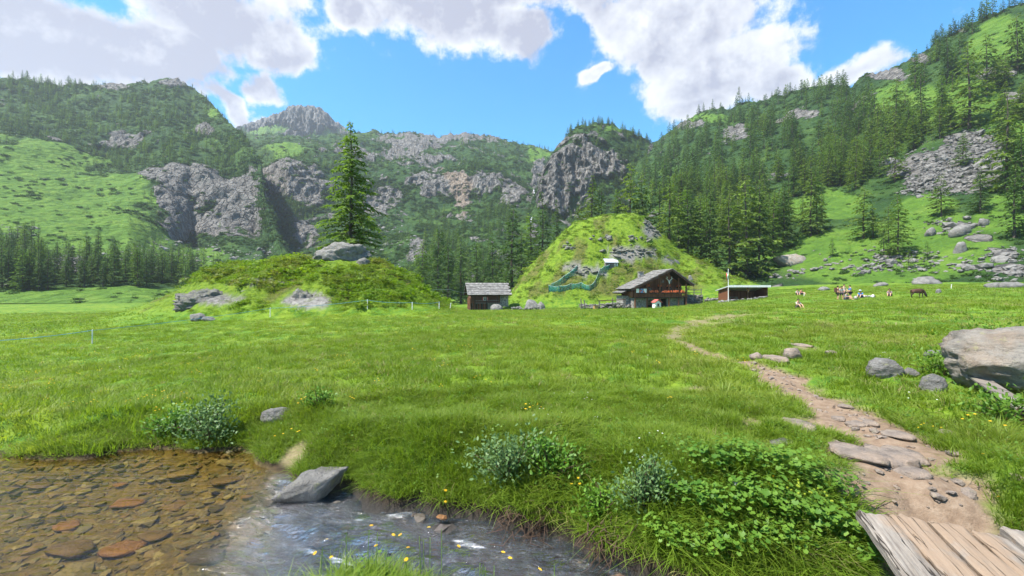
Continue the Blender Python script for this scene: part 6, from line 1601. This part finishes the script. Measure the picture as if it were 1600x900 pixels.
shrub('willow_shrub', 'silvery willow shrub nearest the camera on the right bank', at_y(1010, 3.78), .62, .46, 1300, .036, M_WIL, 5, .7)
shrub('willow_shrub', 'low bright willow between the silvery and the leaning willow', at_y(940, 3.92), .55, .30, 700, .036, M_WIL2, 6, .7)
shrub('willow_shrub', 'small leafy shrub beside the pale bank rock', at_y(500, 6.2), .55, .26, 500, .04, M_WIL2, 7, .7)
shrub('weed_clump', 'tall weeds growing behind the big boulder', at_y(1560, 8.6), 2.2, .7, 1300, .07, M_HERB, 8, .6, 'weeds')
shrub('weed_clump', 'dark weeds filling the gap left of the big boulder', at_y(1468, 7.6), 1.3, .3, 700, .06, M_HERB, 9, .6, 'weeds')
shrub('weed_clump', 'dense weeds in front of the big boulder', at_y(1575, 5.1), 1.3, .32, 900, .055, M_HERB, 10, .6, 'weeds')
# lady's mantle on the near right bank
for i, (u, Y, s, tx) in enumerate([(1075, 3.72, .26, 'leafy plant next to the silvery willow'), (1130, 3.62, .28, 'broad-leaved plant second from the silvery willow'), (1190, 3.58, .30, 'broad-leaved plant in the middle of the right bank'), (1250, 3.52, .30, 'broad-leaved plant with yellow-green flowers on the right bank'),
        (1310, 3.45, .28, 'broad-leaved plant two steps left of the planks'), (1350, 3.3, .24, 'broad-leaved plant touching the left plank'), (1110, 3.95, .26, 'leafy plant below the white stone'), (1165, 3.9, .26, 'leafy plant behind the middle of the right bank'), (1230, 3.85, .27, 'leafy plant behind the yellow-green flowers'),
        (1290, 3.75, .26, 'leafy plant behind and left of the planks'), (1040, 3.5, .22, 'leafy plant under the silvery willow'), (1150, 3.38, .25, 'leafy plant at the brink of the right bank'), (1220, 3.35, .25, 'leafy plant hanging over the brink left of the planks'), (1090, 3.42, .22, 'leafy plant low over the stream at bottom centre right')]):
    p = at_y(u, Y); t_ = thing('leafy_plant', p, random.uniform(0, 6), tx, 'plant', 'leafy plants on the right bank')
    obj('leaves', herb(950 + i, 170, s, M_HERB), M_HERB, t_)
    if i == 3:
        fb = MB(); rr_ = random.Random(i)
        for q in range(26): 
            x, y, z_ = rr_.gauss(0, .09), rr_.gauss(0, .08), s * rr_.uniform(.75, 1.05); fb.box((x, y, z_), (.012, .012, .010), rr_.uniform(0, 3))
        fb.build('flower_heads', mat_leaf('lime_flowers', (.30, .38, .03), (.42, .48, .06), .3), t_)
# dry roots and twigs under the right bank
def twigs(label, c, wd, n, seed):
    r = random.Random(seed); mb = MB()
    for k in range(n):
        a = Vector((r.uniform(-wd, wd), r.uniform(-.05, .12), r.uniform(-.05, .22))); b = a + Vector((r.uniform(-.25, .25), r.uniform(-.22, .05), r.uniform(-.26, .06))); m_ = (a + b) / 2 + Vector((r.gauss(0, .04), r.gauss(0, .04), r.gauss(0, .04)))
        mb.tube([a, m_, b], [.005, .004, .002], 4, cap=False)
    return tag(mb.build('dry_twigs', M_TWIG, None, loc=c), label, 'twigs')
twigs('tangle of dry roots under the leaning willow', at_y(845, 4.0) + [0, 0, .05], .35, 90, 1)
twigs('dry brown twigs trailing into the stream under the silvery willow', at_y(975, 3.62) + [0, 0, .05], .3, 80, 2)
# yellow flowers that stand singly in the foreground
def yflower(u, v, Y, label, i, size=.028):
    top = P(u, v, Y); z0 = gz(top[0], top[1]); h = max(top[2] - z0, .06)
    t_ = thing('yellow_flower', (top[0], top[1], z0), random.uniform(0, 6), label, 'flower', 'yellow flowers in the foreground')
    MB().tube([(0, 0, -.02), (.006, .004, h * .6), (0, 0, h)], [.0022, .002, .0016], 5).build('stem', M_HERB, t_)
    V = []; F_ = []; k = 0; r = random.Random(i)
    for ring, (rr_, n, zz) in enumerate(((1.0, 13, 0), (.62, 9, .12))):
        for j in range(n):
            a = 6.283 * j / n + ring * .2; w_ = .22
            V += [(0, 0, h), (size * .5 * rr_ * .7 * math.cos(a - w_), size * .5 * rr_ * .7 * math.sin(a - w_), h + size * (zz + .06)), (size * .5 * rr_ * math.cos(a), size * .5 * rr_ * math.sin(a), h + size * (zz + .02)), (size * .5 * rr_ * .7 * math.cos(a + w_), size * .5 * rr_ * .7 * math.sin(a + w_), h + size * (zz + .06))]
            F_.append([k, k + 1, k + 2, k + 3]); k += 4
    o = obj('flower_head', mesh_np('flower_head', np.array(V), np.array(F_), False), M_YEL, t_); o.rotation_euler = (r.uniform(.1, .5), r.uniform(-.3, .3), 0)
for i, (u, v, Y, tx) in enumerate([(504, 856, 2.44, 'yellow flower alone over the near tuft, left side'), (533, 868, 2.44, 'yellow flower just above the near grass tuft'), (541, 832, 2.44, 'small yellow flower highest at the left of the near tuft'), (577, 828, 2.44, 'leftmost of two yellow flowers over the rapid'), (590, 832, 2.44, 'second of two yellow flowers over the rapid'),
        (655, 838, 2.44, 'left flower of the yellow cluster above the tuft'), (662, 844, 2.44, 'middle flower of the yellow cluster above the tuft'), (672, 840, 2.44, 'right flower of the yellow cluster above the tuft'), (636, 866, 2.44, 'yellow flower at the centre of the near tuft'), (603, 854, 2.44, 'yellow flower left of the tuft centre'),
        (692, 761, 4.35, 'upper of two large yellow flowers on the far bank'), (699, 779, 4.3, 'lower of two large yellow flowers on the far bank'), (750, 880, 2.15, 'yellow flower near the bottom edge, left of the bottom cluster'), (758, 886, 2.1, 'second yellow flower near the bottom edge'), (772, 884, 2.12, 'third yellow flower near the bottom edge'),
        (755, 882, 2.12, 'yellow flower hidden among the bottom cluster'), (866, 882, 1.95, 'single yellow flower over the dark water at bottom centre'), (1564, 792, 3.6, 'single yellow flower in the grass right of the planks'), (1538, 756, 4.0, 'pale yellow flower above the single one right of the planks'), (690, 826, 2.44, 'yellow flower at the right end of the row over the rapid')]):
    yflower(u, v, Y, tx, i, .036 if i in (10, 11) else .026)
# near tuft on the camera's bank
for i, (x, y, s, tx) in enumerate([(-.98, 2.5, .7, 'pale green grass tuft at the bottom edge, left part'), (-.78, 2.52, .75, 'pale green grass tuft at the bottom edge, middle part'), (-.6, 2.46, .7, 'pale green grass tuft at the bottom edge, right part'), (-.1, 2.12, .8, 'thin grass tuft at the bottom edge, beside the yellow flowers')]):
    t_ = thing('grass_tuft', (x, y, gz(x, y)), i * 1.3, tx, 'grass tuft', 'grass tufts at the bottom edge'); 
    src = clump(970 + i, 190, .17, .27 * s, .0062, .8, mat=M_GRASSL); me_ = src.data; bpy.data.objects.remove(src)
    obj('blades', me_, None, t_)
    src = clump(980 + i, 26, .13, .36 * s, .003, .5, mat=M_DRY); me_ = src.data; bpy.data.objects.remove(src)
    obj('seed_stalks', me_, None, t_)

# ------------------------------------------------------------------ air
# thin waterfall in the ravine left of the bluff
mb = MB(); vs = []
for q in range(14):
    ps_ = [on_mtn('valley_head', 834 + 4 * math.sin(k_ * .9) - k_ * .3, 300 + k_ * 4) for k_ in (q - 2, q - 1, q, q + 1, q + 2)]
    p = np.mean(ps_, 0) + np.array([0, -4.0, 1.2]); wd_ = .5 + .2 * math.sin(q * 1.7)
    vs += [p - [wd_, 0, 0], p + [wd_, 0, 0], p + [0, -.8, 0]]
mb.raw(vs, [f for q in range(13) for f in ((3 * q, 3 * q + 2, 3 * q + 5, 3 * q + 3), (3 * q + 2, 3 * q + 1, 3 * q + 4, 3 * q + 5))])
tag(mb.build('waterfall', M_METAL), 'thin white waterfall in the ravine left of the rock bluff', 'waterfall', kind='structure')
hb = MB().box((0, 900, 350), (5200, 5200, 730))
m = bpy.data.materials.new('air'); m.use_nodes = True; nt_ = m.node_tree; nt_.nodes.clear()
pv = nt_.nodes.new('ShaderNodeVolumePrincipled'); pv.inputs['Color'].default_value = (.80, .90, 1.0, 1); pv.inputs['Density'].default_value = .00016; pv.inputs['Anisotropy'].default_value = .2
out = nt_.nodes.new('ShaderNodeOutputMaterial'); nt_.links.new(pv.outputs[0], out.inputs['Volume'])
hz_ = hb.build('haze', m); tag(hz_, 'thin bluish haze filling the valley', 'haze', kind='stuff')
